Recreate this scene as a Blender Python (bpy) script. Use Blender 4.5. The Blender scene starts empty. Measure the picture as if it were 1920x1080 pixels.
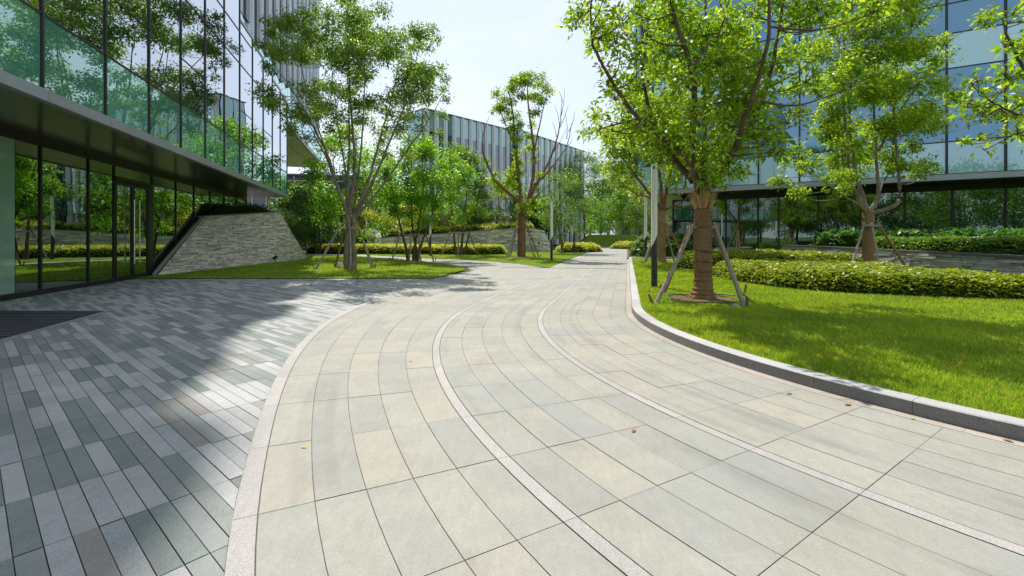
import bpy, math, random
import numpy as np
from mathutils import Vector
random.seed(11)
RNG = np.random.default_rng(11)
S = bpy.context.scene
COL = S.collection
R = math.radians
F, HC, HZ = 870.0, 1.4, 444.0          # survey constants: focal length in px, eye height, horizon row


def at(px, py, Y):
    return np.array([(px - 960) * Y / F, Y, HC + (HZ - py) * Y / F])


# ------------------------------------------------------------------ objects
def tag(o, label=None, cat=None, group=None, kind=None):
    if label: o['label'] = label
    if cat: o['category'] = cat
    if group: o['group'] = group
    if kind: o['kind'] = kind
    return o


def link(name, me, mat=None, parent=None, loc=None, smooth=False):
    o = bpy.data.objects.new(name, me)
    COL.objects.link(o)
    if mat is not None:
        me.materials.append(mat)
    if parent is not None:
        o.parent = parent
    if loc is not None:
        o.location = loc
    if smooth:
        me.polygons.foreach_set('use_smooth', [True] * len(me.polygons))
    return o


def empty(name, loc=(0, 0, 0), rz=0.0):
    o = bpy.data.objects.new(name, None)
    COL.objects.link(o)
    o.location = loc
    o.rotation_euler = (0, 0, rz)
    o.empty_display_size = 0.2
    return o


class MB:
    """small mesh collector"""
    def __init__(self):
        self.v, self.f = [], []

    def add(self, vs, fs):
        n = len(self.v)
        self.v += [tuple(map(float, p)) for p in vs]
        self.f += [tuple(i + n for i in q) for q in fs]
        return self

    def box(self, x0, x1, y0, y1, z0, z1):
        vs = [(x0, y0, z0), (x1, y0, z0), (x1, y1, z0), (x0, y1, z0),
              (x0, y0, z1), (x1, y0, z1), (x1, y1, z1), (x0, y1, z1)]
        return self.add(vs, [(3, 2, 1, 0), (4, 5, 6, 7), (0, 1, 5, 4), (1, 2, 6, 5), (2, 3, 7, 6), (3, 0, 4, 7)])

    def prism(self, poly, z0, z1):
        n = len(poly)
        vs = [(p[0], p[1], z0) for p in poly] + [(p[0], p[1], z1) for p in poly]
        fs = [tuple(reversed(range(n))), tuple(range(n, 2 * n))]
        fs += [(i, (i + 1) % n, n + (i + 1) % n, n + i) for i in range(n)]
        return self.add(vs, fs)

    def sheet(self, poly, z):
        return self.add([(p[0], p[1], z) for p in poly], [tuple(range(len(poly)))])

    def tube(self, pts, rad, n=8, cap=True):
        V, Q = tube_np(np.array(pts, float), np.array(rad, float), n)
        self.add(V, Q.tolist())
        if cap:
            b = len(self.v) - len(V)
            self.f.append(tuple(b + i for i in reversed(range(n))))
            self.f.append(tuple(b + len(V) - n + i for i in range(n)))
        return self

    def build(self, name, mat, parent=None, loc=None, smooth=False):
        me = bpy.data.meshes.new(name)
        me.from_pydata(self.v, [], self.f)
        me.update()
        return link(name, me, mat, parent, loc, smooth)


def tube_np(P, rad, n):
    k = len(P)
    T = np.gradient(P, axis=0)
    T /= np.linalg.norm(T, axis=1)[:, None] + 1e-9
    ref = np.array([0.3, 0.9, 0.1]) if abs(T[0][2]) > .7 else np.array([0, 0, 1.0])
    A = np.cross(T, ref)
    A /= np.linalg.norm(A, axis=1)[:, None] + 1e-9
    B = np.cross(T, A)
    a = np.arange(n) * 2 * math.pi / n
    ring = A[:, None, :] * np.cos(a)[None, :, None] + B[:, None, :] * np.sin(a)[None, :, None]
    V = (P[:, None, :] + ring * np.asarray(rad)[:, None, None]).reshape(-1, 3)
    i = np.arange(k - 1)[:, None] * n
    j = np.arange(n)[None, :]
    j2 = (j + 1) % n
    Q = np.stack([i + j, i + n + j, i + n + j2, i + j2], -1).reshape(-1, 4)
    return V, Q


class Geo:
    """numpy collector of equal sized faces"""
    def __init__(self, k=4):
        self.V, self.Q, self.n, self.k = [], [], 0, k

    def add(self, V, Q):
        self.V.append(V); self.Q.append(Q + self.n); self.n += len(V)

    def tube(self, P, rad, n=5):
        self.add(*tube_np(np.asarray(P, float), rad, n))

    def build(self, name, mat, parent=None, loc=None, smooth=False):
        V = np.concatenate(self.V).astype(np.float32)
        Q = np.concatenate(self.Q).astype(np.int32)
        me = bpy.data.meshes.new(name)
        me.vertices.add(len(V)); me.vertices.foreach_set('co', V.ravel())
        me.loops.add(Q.size); me.loops.foreach_set('vertex_index', Q.ravel())
        me.polygons.add(len(Q)); me.polygons.foreach_set('loop_start', np.arange(len(Q), dtype=np.int32) * self.k)
        me.update(calc_edges=True)
        me.validate()
        return link(name, me, mat, parent, loc, smooth)


def nrm(a):
    return a / (np.linalg.norm(a, axis=-1, keepdims=True) + 1e-9)


def smooth_line(P, k=6):
    """Catmull-Rom through the points"""
    P = np.asarray(P, float)
    if len(P) < 3:
        t = np.linspace(0, 1, k + 1)[:, None]
        return P[0] * (1 - t) + P[-1] * t
    Q = np.vstack([2 * P[0] - P[1], P, 2 * P[-1] - P[-2]])
    out = []
    for i in range(1, len(Q) - 2):
        t = np.linspace(0, 1, k, endpoint=False)[:, None]
        a, b, c, d = Q[i - 1], Q[i], Q[i + 1], Q[i + 2]
        out.append(.5 * (2 * b + (c - a) * t + (2 * a - 5 * b + 4 * c - d) * t ** 2 + (3 * b - a - 3 * c + d) * t ** 3))
    return np.vstack(out + [P[-1:]])


CX, CY = 8.65, 7.2                     # centre of the path's bend


# ------------------------------------------------------------------ materials
def newmat(name):
    m = bpy.data.materials.new(name)
    m.use_nodes = True
    nt = m.node_tree
    nt.nodes.clear()
    out = nt.nodes.new('ShaderNodeOutputMaterial')
    return m, nt, out


def node(nt, typ, ins=None, **kw):
    n = nt.nodes.new(typ)
    for k, v in kw.items():
        setattr(n, k, v)
    for k, v in (ins or {}).items():
        if hasattr(v, 'links') or isinstance(v, bpy.types.NodeSocket):
            nt.links.new(v, n.inputs[k])
        else:
            n.inputs[k].default_value = v
    return n


def ramp(nt, fac, cols, const=False):
    n = nt.nodes.new('ShaderNodeValToRGB')
    if const: n.color_ramp.interpolation = 'CONSTANT'
    e = n.color_ramp.elements
    while len(e) < len(cols): e.new(.5)
    for i, (p, c) in enumerate(cols):
        e[i].position = p
        e[i].color = (*c, 1)
    nt.links.new(fac, n.inputs[0])
    return n.outputs[0]


def noise(nt, scale, detail=4, rough=.55, vec=None, dim='3D'):
    n = node(nt, 'ShaderNodeTexNoise', {'Scale': scale, 'Detail': detail, 'Roughness': rough})
    if vec is None:
        vec = coord(nt)
    nt.links.new(vec, n.inputs['Vector'])
    return n.outputs['Fac']


def coord(nt, scale=None):
    c = nt.nodes.new('ShaderNodeTexCoord').outputs['Object']
    if scale:
        c = node(nt, 'ShaderNodeMapping', {'Vector': c, 'Scale': scale}).outputs[0]
    return c


def mul(nt, a, b, fac=1.0, blend='MULTIPLY'):
    n = node(nt, 'ShaderNodeMix', data_type='RGBA', blend_type=blend)
    n.inputs[0].default_value = fac if not isinstance(fac, bpy.types.NodeSocket) else 0
    if isinstance(fac, bpy.types.NodeSocket): nt.links.new(fac, n.inputs[0])
    for i, s in ((6, a), (7, b)):
        if isinstance(s, bpy.types.NodeSocket): nt.links.new(s, n.inputs[i])
        else: n.inputs[i].default_value = (*s, 1)
    return n.outputs[2]


def island(nt):
    return nt.nodes.new('ShaderNodeNewGeometry').outputs['Random Per Island']


def principled(nt, out, col, rough=.6, spec=.4, metal=0., bump=None, bstr=.3, bdist=.01):
    p = node(nt, 'ShaderNodeBsdfPrincipled', {'Roughness': rough, 'Specular IOR Level': spec, 'Metallic': metal})
    if isinstance(col, bpy.types.NodeSocket): nt.links.new(col, p.inputs['Base Color'])
    else: p.inputs['Base Color'].default_value = (*col, 1)
    if bump is not None:
        b = node(nt, 'ShaderNodeBump', {'Strength': bstr, 'Distance': bdist, 'Height': bump})
        nt.links.new(b.outputs[0], p.inputs['Normal'])
    nt.links.new(p.outputs[0], out.inputs[0])
    return p


def mottled(name, c0, c1, scale=6, rough=.7, spec=.3, metal=0., bstr=.2, fine=60, bdist=.01, stretch=None):
    m, nt, out = newmat(name)
    v = coord(nt, stretch)
    a = noise(nt, scale, 5, .6, v)
    b = noise(nt, fine, 3, .6, v)
    col = ramp(nt, a, [(.3, c0), (.7, c1)])
    col = mul(nt, col, ramp(nt, b, [(.3, (.75, .75, .75)), (.7, (1.2, 1.2, 1.2))]))
    principled(nt, out, col, rough, spec, metal, b, bstr, bdist)
    return m


def stone_tiles(name, cols, speck=.18, big=.25, stain=None, rough=.75, fine=180):
    """each tile its own tone, with mineral grain, clouding, veins, scuffs and a few stains"""
    m, nt, out = newmat(name)
    n = len(cols)
    tone = ramp(nt, island(nt), [(i / n, c) for i, c in enumerate(cols)], True)
    g = noise(nt, fine, 3, .75)
    cl = noise(nt, 1.6, 7, .7)
    fl = noise(nt, 26, 6, .75, coord(nt, (1, .25, 1)))
    col = mul(nt, tone, ramp(nt, g, [(.3, (1 - speck,) * 3), (.7, (1 + speck,) * 3)]))
    col = mul(nt, col, ramp(nt, cl, [(.3, (1 - big,) * 3), (.7, (1 + big * .6,) * 3)]))
    col = mul(nt, col, ramp(nt, fl, [(.3, (.92, .92, .92)), (.65, (1.05, 1.05, 1.05))]))
    if stain:
        tf = noise(nt, .42, 5, .65)                                       # traffic film: bluish grey drifts
        col = mul(nt, col, (.255, .27, .262), ramp(nt, tf, [(.50, (0, 0, 0)), (.64, (.62, .62, .62))]), 'MIX')
        st = noise(nt, 1.9, 9, .8)                                        # rust
        col = mul(nt, col, stain, ramp(nt, st, [(.62, (0, 0, 0)), (.72, (.65, .65, .65))]), 'MIX')
        sp = noise(nt, 8, 7, .85)                                         # dark spots
        col = mul(nt, col, (.12, .115, .105), ramp(nt, sp, [(.66, (0, 0, 0)), (.73, (.7, .7, .7))]), 'MIX')
        wv_ = noise(nt, .8, 2, .4, coord(nt, (.5, 2.6, 1)))
        cr = node(nt, 'ShaderNodeMath', {0: wv_, 1: .44}, operation='SUBTRACT')
        cr = node(nt, 'ShaderNodeMath', {0: cr.outputs[0]}, operation='ABSOLUTE')
        vm = ramp(nt, noise(nt, 1.3, 2), [(.5, (0, 0, 0)), (.62, (.3, .3, .3))])
        vf = mul(nt, ramp(nt, cr.outputs[0], [(.0, (1, 1, 1)), (.003, (0, 0, 0))]), vm)
        col = mul(nt, col, (.42, .41, .38), vf, 'MIX')      # a few pale veins and scratches
        tr = node(nt, 'ShaderNodeVectorMath', {0: coord(nt), 1: (CX, CY, 0)}, operation='DISTANCE')
        tn = noise(nt, .9, 4, .6)
        ty = node(nt, 'ShaderNodeTexNoise', {'Scale': 3.2, 'Detail': 4.0, 'W': tr.outputs['Value']}, noise_dimensions='1D')
        tm = node(nt, 'ShaderNodeMath', {0: ty.outputs['Fac'], 1: tn}, operation='MULTIPLY')
        col = mul(nt, col, (.16, .155, .14), ramp(nt, tm.outputs[0], [(.30, (0, 0, 0)), (.42, (.35, .35, .35))]), 'MIX')   # faint tyre tracks along the bend
    principled(nt, out, col, rough, .35, 0, g, .12, .002)
    return m


def glass(name, base, f0=.35, f1=.95, tint=(.9, .95, 1.0), rough=.0, wav=.012, p=2.2):
    """coated facade glass: opaque body colour under a mirror coat with a Fresnel rise, slightly wavy panes"""
    m, nt, out = newmat(name)
    lw = node(nt, 'ShaderNodeLayerWeight', {'Blend': .5})
    pw = node(nt, 'ShaderNodeMath', {0: lw.outputs['Facing'], 1: p}, operation='POWER')
    mr = node(nt, 'ShaderNodeMapRange', {'Value': pw.outputs[0], 'To Min': f0, 'To Max': f1})
    b = node(nt, 'ShaderNodeBump', {'Strength': .5, 'Distance': wav, 'Height': noise(nt, .55, 2, .4)})
    g = node(nt, 'ShaderNodeBsdfGlossy', {'Color': (*tint, 1), 'Roughness': rough, 'Normal': b.outputs[0]})
    rnd = node(nt, 'ShaderNodeObjectInfo').outputs['Random']
    c = mul(nt, base, ramp(nt, rnd, [(0, (.8, .8, .8)), (1, (1.2, 1.2, 1.2))]))
    d = node(nt, 'ShaderNodeBsdfDiffuse', {'Color': c})
    mx = node(nt, 'ShaderNodeMixShader', {0: mr.outputs[0], 1: d.outputs[0], 2: g.outputs[0]})
    nt.links.new(mx.outputs[0], out.inputs[0])
    return m


def leafmat(name, cols, trans, tf=.42, rough=.42, spec=.42, dry=None):
    m, nt, out = newmat(name)
    r = island(nt)
    n = len(cols)
    col = ramp(nt, r, [(i / max(1, n - 1), c) for i, c in enumerate(cols)])
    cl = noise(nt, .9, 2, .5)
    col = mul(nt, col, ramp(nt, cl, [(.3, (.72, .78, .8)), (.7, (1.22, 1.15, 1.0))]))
    if dry:
        dp = noise(nt, .55, 6, .7)
        col = mul(nt, col, dry, ramp(nt, dp, [(.50, (0, 0, 0)), (.68, (.55, .55, .55))]), 'MIX')
    pr = node(nt, 'ShaderNodeBsdfPrincipled', {'Base Color': col, 'Roughness': rough, 'Specular IOR Level': spec})
    tc = mul(nt, col, trans)
    tr = node(nt, 'ShaderNodeBsdfTranslucent', {'Color': tc})
    mx = node(nt, 'ShaderNodeMixShader', {0: tf, 1: pr.outputs[0], 2: tr.outputs[0]})
    nt.links.new(mx.outputs[0], out.inputs[0])
    return m


def perforated(name, base):
    m, nt, out = newmat(name)
    v = coord(nt)
    vo = node(nt, 'ShaderNodeTexVoronoi', {'Vector': v, 'Scale': 7.0, 'Randomness': 0.0})
    dots = ramp(nt, vo.outputs['Distance'], [(.22, (.45, .46, .48)), (.34, (1, 1, 1))])
    big = noise(nt, .5, 3)
    col = mul(nt, base, dots)
    col = mul(nt, col, ramp(nt, big, [(.3, (.85, .85, .85)), (.7, (1.1, 1.1, 1.1))]))
    principled(nt, out, col, .45, .4, .35)
    return m


M = {}
M['paver'] = stone_tiles('grey_paver_stone', [(0.211, 0.239, 0.222), (0.385, 0.385, 0.378), (0.263, 0.280, 0.266), (0.419, 0.415, 0.405), (0.230, 0.251, 0.237), (0.357, 0.362, 0.354), (0.251, 0.268, 0.251), (0.397, 0.395, 0.386), (0.279, 0.261, 0.237), (0.196, 0.220, 0.205), (0.407, 0.404, 0.394), (0.324, 0.332, 0.322), (0.223, 0.247, 0.228), (0.374, 0.370, 0.358)], .36, .18)
M['tile'] = stone_tiles('sandstone_tile', [(0.327, 0.317, 0.270), (0.337, 0.324, 0.273), (0.317, 0.311, 0.269), (0.334, 0.323, 0.272), (0.353, 0.329, 0.273), (0.321, 0.314, 0.270), (0.300, 0.295, 0.262), (0.334, 0.324, 0.275), (0.330, 0.319, 0.273), (0.351, 0.329, 0.272), (0.306, 0.303, 0.266), (0.335, 0.324, 0.274)], .2, .13, (.42, .29, .15))
M['strip'] = stone_tiles('pale_pink_granite', [(0.380, 0.356, 0.336), (0.356, 0.336, 0.316), (0.405, 0.377, 0.352)], .34, .1, None, .7, 120)
M['gutter'] = stone_tiles('rosy_granite_edge', [(0.408, 0.356, 0.304), (0.380, 0.342, 0.299), (0.418, 0.366, 0.309)], .2, .18)
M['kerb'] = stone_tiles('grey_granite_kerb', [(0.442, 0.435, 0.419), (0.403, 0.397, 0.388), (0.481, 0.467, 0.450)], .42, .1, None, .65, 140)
M['kerbface'] = stone_tiles('honed_shaded_granite', [(.20, .20, .20), (.185, .185, .187), (.215, .215, .212)], .5, .12, None, .5, 150)
M['joint'] = mottled('joint_sand', (.06, .052, .04), (.115, .095, .07), 30)
M['soil'] = mottled('bare_soil', (.13, .075, .035), (.26, .16, .08), 14, .95, .1, 0, .8, 60, .03)
M['ground'] = mottled('distant_ground', (.05, .10, .018), (.09, .15, .03), .4, .95, .1)
M['lawn'] = mottled('lawn_turf', (.09, .165, .014), (.165, .235, .024), 2.2, .95, .1, 0, .5, 80, .02)
M['stone'] = stone_tiles('split_ledger_stone', [(0.566, 0.524, 0.449), (0.666, 0.614, 0.515), (0.453, 0.428, 0.370), (0.750, 0.669, 0.554), (0.524, 0.497, 0.442), (0.821, 0.718, 0.581)], .35, .2, None, .85, 60)
M['slate'] = stone_tiles('slate_ledger_stone', [(.30, .31, .32), (.41, .40, .385), (.24, .25, .26), (.50, .45, .41), (.35, .35, .35)], .3, .2, None, .8, 60)
M['mortar'] = mottled('dark_mortar', (.05, .05, .045), (.09, .085, .08), 20)
M['cap'] = mottled('coping_stone', (.27, .27, .26), (.36, .355, .34), 5, .7, .3, 0, .2, 120)
M['capdark'] = mottled('dark_coping_stone', (.09, .095, .095), (.15, .155, .155), 5, .55, .4, 0, .2, 120)
M['frame'] = mottled('bronze_black_frame', (.022, .02, .019), (.032, .029, .027), 3, .38, .5, .3, .02)
M['fascia'] = mottled('grey_aluminium', (.30, .315, .325), (.36, .37, .38), 1.2, .4, .5, .25, .03)
M['metal'] = mottled('bright_steel', (.5, .47, .42), (.6, .56, .5), 4, .25, .5, .9, .02)
M['soffit'] = None
M['win'] = glass('clear_coated_glass', (.012, .018, .022), .5, .96, (.92, .96, 1.0))
M['winr'] = glass('blue_coated_glass', (.02, .05, .09), .42, .92, (.31, .54, .72))
M['shop'] = glass('dark_ground_floor_glass', (.006, .010, .009), .33, .85, (.85, .98, .88), 0, .006)
M['shopr'] = glass('dark_lobby_glass', (.008, .014, .013), .24, .8, (.75, .95, .85), 0, .008)
M['spand'] = glass('green_fritted_glass', (.11, .33, .245), .30, .75, (.82, 1.0, .93), .012)
M['spandr'] = glass('pale_blue_fritted_glass', (.36, .58, .60), .22, .72, (.75, .95, 1.0), .02)
M['frost'] = glass('frosted_green_glass', (.24, .38, .29), .14, .5, (.85, 1.0, .92), .05)
M['teal'] = glass('teal_glass', (.06, .19, .20), .3, .9, (.8, 1.0, 1.0))
M['darkwin'] = glass('far_dark_window', (.05, .065, .08), .16, .7, (.9, .95, 1))
M['fin'] = mottled('white_metal_fin', (.74, .75, .76), (.82, .82, .82), 1, .4, .4, .1, .05)
M['perf'] = perforated('perforated_grey_metal', (.22, .24, .26))
M['perfd'] = perforated('perforated_dark_metal', (.06, .07, .085))
M['finp'] = perforated('perforated_pale_metal', (.66, .68, .70))
M['core'] = mottled('dark_concrete', (.06, .06, .062), (.09, .09, .092), 1, .8)
M['beige'] = None
M['white'] = mottled('lamp_white_paint', (.86, .86, .86), (.9, .9, .9), 2, .4, .4, 0, .02)
M['charcoal'] = mottled('lamp_charcoal_paint', (.035, .042, .045), (.05, .057, .06), 2, .45, .4, .2, .02)
M['bark'] = mottled('grey_brown_bark', (.15, .115, .08), (.36, .30, .23), 10, .9, .2, 0, .9, 60, .02, (1, 1, .25))
M['barkd'] = mottled('dark_bark', (.085, .06, .04), (.21, .15, .10), 10, .9, .2, 0, .9, 60, .02, (1, 1, .3))
M['barkr'] = mottled('red_brown_bark', (.15, .075, .04), (.32, .18, .105), 9, .9, .2, 0, .9, 50, .03, (1, 1, .3))
M['straw'] = mottled('straw_rope_wrap', (.28, .165, .08), (.52, .34, .185), 16, .95, .1, 0, 1.0, 90, .03, (1, 1, 6))
M['fringe'] = mottled('straw_fringe', (.50, .34, .16), (.68, .48, .25), 12, .9, .1)
M['pole'] = mottled('weathered_pole', (.25, .2, .16), (.42, .36, .30), 7, .85, .2, 0, .5, 50, .01, (3, 3, .5))
M['poleb'] = mottled('brown_pole', (.24, .13, .06), (.36, .21, .11), 7, .85, .2, 0, .5, 50, .01, (3, 3, .5))
M['hose'] = mottled('green_hose_plastic', (.03, .14, .07), (.05, .2, .1), 5, .4, .5)
M['mat'] = None
M['yellow'] = mottled('yellow_leaf', (.55, .48, .03), (.65, .55, .05), 9, .6)
M['brownleaf'] = mottled('brown_leaf', (.26, .09, .03), (.42, .18, .07), 20, .7)
M['greenleaf'] = mottled('green_fallen_leaf', (.13, .2, .03), (.22, .28, .05), 20, .6)
# foliage
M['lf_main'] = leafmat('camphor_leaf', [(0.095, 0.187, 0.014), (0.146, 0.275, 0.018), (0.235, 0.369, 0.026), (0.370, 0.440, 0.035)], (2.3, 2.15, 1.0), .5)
M['lf_dark'] = leafmat('small_olive_leaf', [(0.072, 0.154, 0.022), (0.105, 0.209, 0.026), (0.154, 0.275, 0.032), (0.264, 0.341, 0.032)], (2.2, 2.15, .9), .45)
M['lf_bright'] = leafmat('bright_leaf', [(.085, .20, .014), (.125, .275, .018), (.18, .335, .022)], (2.6, 2.5, .9), .45)
M['lf_mid'] = leafmat('mid_green_leaf', [(.075, .16, .02), (.11, .22, .025), (.18, .29, .032)], (2.3, 2.3, 1.0), .4)
M['lf_deep'] = leafmat('deep_green_leaf', [(.04, .105, .022), (.06, .145, .03), (.10, .20, .036)], (1.9, 2.2, 1.0), .34)
M['lf_yellow'] = leafmat('yellow_green_leaf', [(.26, .34, .018), (.40, .45, .022), (.52, .52, .035)], (1.7, 1.6, .6), .4)
M['lf_pale'] = leafmat('pale_feathery_leaf', [(.10, .18, .04), (.15, .235, .05), (.21, .29, .055)], (2.0, 2.0, 1.0), .4)
M['lf_hedge'] = leafmat('low_hedge_leaf', [(.10, .17, .012), (.19, .27, .02), (.29, .36, .03), (.36, .40, .04)], (1.7, 1.6, .7), .33)
M['lf_hedged'] = leafmat('planter_leaf', [(.08, .17, .02), (.13, .24, .025), (.20, .32, .03)], (1.9, 1.9, .9), .34)
M['lf_big'] = leafmat('broad_shrub_leaf', [(.06, .15, .03), (.10, .20, .04), (.30, .36, .16)], (1.6, 1.7, .9), .3)
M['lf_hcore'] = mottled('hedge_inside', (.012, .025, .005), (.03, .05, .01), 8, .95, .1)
M['grass'] = leafmat('grass_blade', [(0.109, 0.266, 0.014), (0.167, 0.339, 0.020), (0.247, 0.407, 0.030), (0.391, 0.475, 0.100), (0.322, 0.282, 0.090)], (1.9, 1.7, .5), .42, .5, .25, (.30, .34, .05))


def panelled(name, c0, c1, sx, sy, rough=.35, spec=.5, metal=.4, gap=(.01, .01, .01)):
    m, nt, out = newmat(name)
    v = coord(nt)
    br = node(nt, 'ShaderNodeTexBrick', {'Vector': v, 'Color1': (*c0, 1), 'Color2': (*c1, 1), 'Mortar': (*gap, 1), 'Scale': 1.0,
              'Mortar Size': .014, 'Brick Width': sx, 'Row Height': sy})
    br.offset = 0
    principled(nt, out, br.outputs[0], rough, spec, metal)
    return m


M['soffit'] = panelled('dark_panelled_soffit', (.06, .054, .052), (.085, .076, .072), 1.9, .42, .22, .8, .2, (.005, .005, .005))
M['beige'] = panelled('beige_panelled_soffit', (.82, .74, .58), (.86, .78, .62), 1.9, 1.2, .5, .4, 0, (.2, .17, .12))
M['olive'] = panelled('olive_canopy_panel', (.50, .50, .30), (.54, .54, .33), 1.2, .8, .45, .4, 0, (.12, .12, .08))


def ribbed():
    m, nt, out = newmat('ribbed_entrance_mat')
    w = node(nt, 'ShaderNodeTexWave', {'Vector': coord(nt), 'Scale': 2.1, 'Distortion': .1}, wave_type='BANDS', bands_direction='Y')
    col = ramp(nt, w.outputs['Fac'], [(.3, (.014, .015, .02)), (.7, (.10, .105, .12))])
    principled(nt, out, mul(nt, col, ramp(nt, noise(nt, 6, 5), [(.3, (.7, .7, .7)), (.7, (1.2, 1.2, 1.2))])), .8, .2, 0, w.outputs['Fac'], .6, .02)
    return m


M['mat'] = ribbed()

# ------------------------------------------------------------------ path geometry
CX, CY = 8.65, 7.2
A0 = R(166.0)
NV = np.array([math.cos(A0), math.sin(A0)])
TV = np.array([math.sin(A0), -math.cos(A0)])
RW1, RW2, RK = 9.7, 8.2, 6.58


def P(s, r):
    """path coordinates: s along (0 where the bend turns straight), r distance from the bend's centre"""
    if s >= 0:
        return np.array([CX, CY]) + NV * r + TV * s
    a = A0 - s / RW1
    return np.array([CX + r * math.cos(a), CY + r * math.sin(a)])


def rleft(s):
    t = min(1, max(0, (s + 6.5) / 9.0))
    return 11.17 + 1.1 * t * t * (3 - 2 * t)


SB, SBR, SE = -15.5, 11.6, 62.0


def tile_grid(rf0, rf1, ncol, s0, s1, step, gap, z, mb, jitter=0.0, stag=False, seg=3):
    n = int(round((s1 - s0) / step))
    for c in range(ncol):
        off = random.random() * step if stag else 0
        for i in range(-1 if stag else 0, n):
            a, b = s0 + i * step + off, s0 + (i + 1) * step + off
            a, b = max(a, s0), min(b, s1)
            if b - a < .06: continue
            k = seg if a < 0 else 1
            g = gap / 2
            ss = np.linspace(a + g, b - g, k + 1)
            lo, hi = [], []
            for s in ss:
                r0, r1 = rf0(s), rf1(s)
                w = (r1 - r0) / ncol
                lo.append(P(s, r0 + c * w + g)); hi.append(P(s, r0 + (c + 1) * w - g))
            zz = z + random.uniform(-jitter, jitter)
            vs = [(*p, zz) for p in lo] + [(*p, zz) for p in hi]
            m = k + 1
            mb.add(vs, [(j, j + 1, m + j + 1, m + j) for j in range(k)])


def strip_sheet(rf0, rf1, s0, s1, z, mb, step=.4):
    n = int((s1 - s0) / step)
    ss = np.linspace(s0, s1, n + 1)
    vs = []
    for s in ss:
        vs += [(*P(s, rf0(s)), z), (*P(s, rf1(s)), z)]
    mb.add(vs, [(2 * i, 2 * i + 2, 2 * i + 3, 2 * i + 1) for i in range(n)])


def structure(o):
    o['kind'] = 'structure'
    return o


# ground
g = MB(); g.sheet([(-900, -300), (900, -300), (900, 1500), (-900, 1500)], -.03)
structure(g.build('ground', M['ground']))

# plaza of long grey pavers laid diagonally
plaza_bed = MB(); plaza_bed.sheet([(-14, -3), (0, -3), (4, 4), (2, 15.42), (-13.2, 15.9)], -.006)
structure(plaza_bed.build('plaza_bed', M['joint']))
u = np.array([-.762, .647]); w = np.array([.647, .762])
L, W = .622, .0945
mb = MB()
o0 = np.array([-2.116, 2.096])
for i in range(-34, 40):
    for j in range(-110, 110):
        c = o0 + u * (i + .5) * L + w * (j + .5) * W
        if c[1] < .9 or c[1] > 15.9 or c[0] < -13.4 or c[0] > 1.0: continue
        d = math.hypot(c[0] - CX, c[1] - CY)
        if c[1] < 10 and d < 10.6: continue
        if c[1] >= 10 and c[0] > -.4: continue
        wide = 1
        z = random.uniform(-.0015, .0015)
        a, b = u * (L / 2 - .0025), w * (W / 2 - .0022)
        mb.add([(*(c - a - b), z), (*(c + a - b), z), (*(c + a + b), z), (*(c - a + b), z)], [(0, 3, 2, 1)])
structure(mb.build('paved_plaza', M['paver']))

# curving path
bed = MB()
strip_sheet(lambda s: RK - .05, rleft, SB, SBR, .004, bed)
strip_sheet(lambda s: RK - .05, lambda s: 10.12, SBR, SE, .004, bed, 1.0)
structure(bed.build('path_bed', M['joint']))
hw = .046
tl = MB()
st = .725
tile_grid(lambda s: RW1 + hw, lambda s: rleft(s) - .115, 5, SB, SBR, st, .0045, .009, tl, .0012)
tile_grid(lambda s: RW2 + hw, lambda s: RW1 - hw, 5, SB, SBR, st, .0045, .009, tl, .0012)
tile_grid(lambda s: RK + .115, lambda s: RW2 - hw, 5, SB, SBR, st, .0045, .009, tl, .0012)
tile_grid(lambda s: RW1 + hw, lambda s: 10.1, 1, SBR + .01, SE, st, .006, .009, tl, .001)
tile_grid(lambda s: RW2 + hw, lambda s: RW1 - hw, 5, SBR + .01, SE, st, .006, .009, tl, .001, True)
tile_grid(lambda s: RK + .115, lambda s: RW2 - hw, 5, SBR + .01, SE, st, .006, .009, tl, .001, True)
structure(tl.build('path', M['tile']))
sp = MB()
for rf0, rf1, s1 in ((lambda s: rleft(s) - .112, lambda s: rleft(s) - .002, SBR), (lambda s: RW1 - hw + .004, lambda s: RW1 + hw - .004, SE), (lambda s: RW2 - hw + .004, lambda s: RW2 + hw - .004, SE)):
    tile_grid(rf0, rf1, 1, SB, s1, st * 1.0, .003, .0095, sp)
structure(sp.build('path_strips', M['strip']))
gt = MB(); tile_grid(lambda s: RK - .004, lambda s: RK + .111, 1, SB, 20.6, st * 1.4, .003, .0093, gt)
structure(gt.build('path_edge', M['gutter']))

# side branch to the left and crossing to the right: small pale pavers on a bed
branch = [(-2.6, 15.43), (-.9, 15.0), (1.9, 20.3), (1.3, 21.6), (.2, 24.2), (-1.6, 26.6), (-3.9, 28.6), (-11.5, 35.9), (-24, 42), (-26, 38.5), (-10.6, 32.9), (-5.5, 26.9), (-3.3, 23.6), (-1.9, 20.6), (-1.75, 19.5)]


def inside(poly, X, Y):
    X = np.asarray(X); Y = np.asarray(Y)
    c = np.zeros(X.shape, bool)
    n = len(poly)
    for i in range(n):
        x1, y1 = poly[i]; x2, y2 = poly[(i + 1) % n]
        hit = ((y1 > Y) != (y2 > Y)) & (X < (x2 - x1) * (Y - y1) / (y2 - y1 + 1e-12) + x1)
        c ^= hit
    return c


def edge_dist(poly, X, Y):
    D = np.full(np.shape(X), 1e9)
    n = len(poly)
    for i in range(n):
        a = np.array(poly[i], float); b = np.array(poly[(i + 1) % n], float)
        ab = b - a
        t = np.clip(((X - a[0]) * ab[0] + (Y - a[1]) * ab[1]) / (ab @ ab + 1e-12), 0, 1)
        D = np.minimum(D, np.hypot(X - a[0] - t * ab[0], Y - a[1] - t * ab[1]))
    return D


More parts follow.
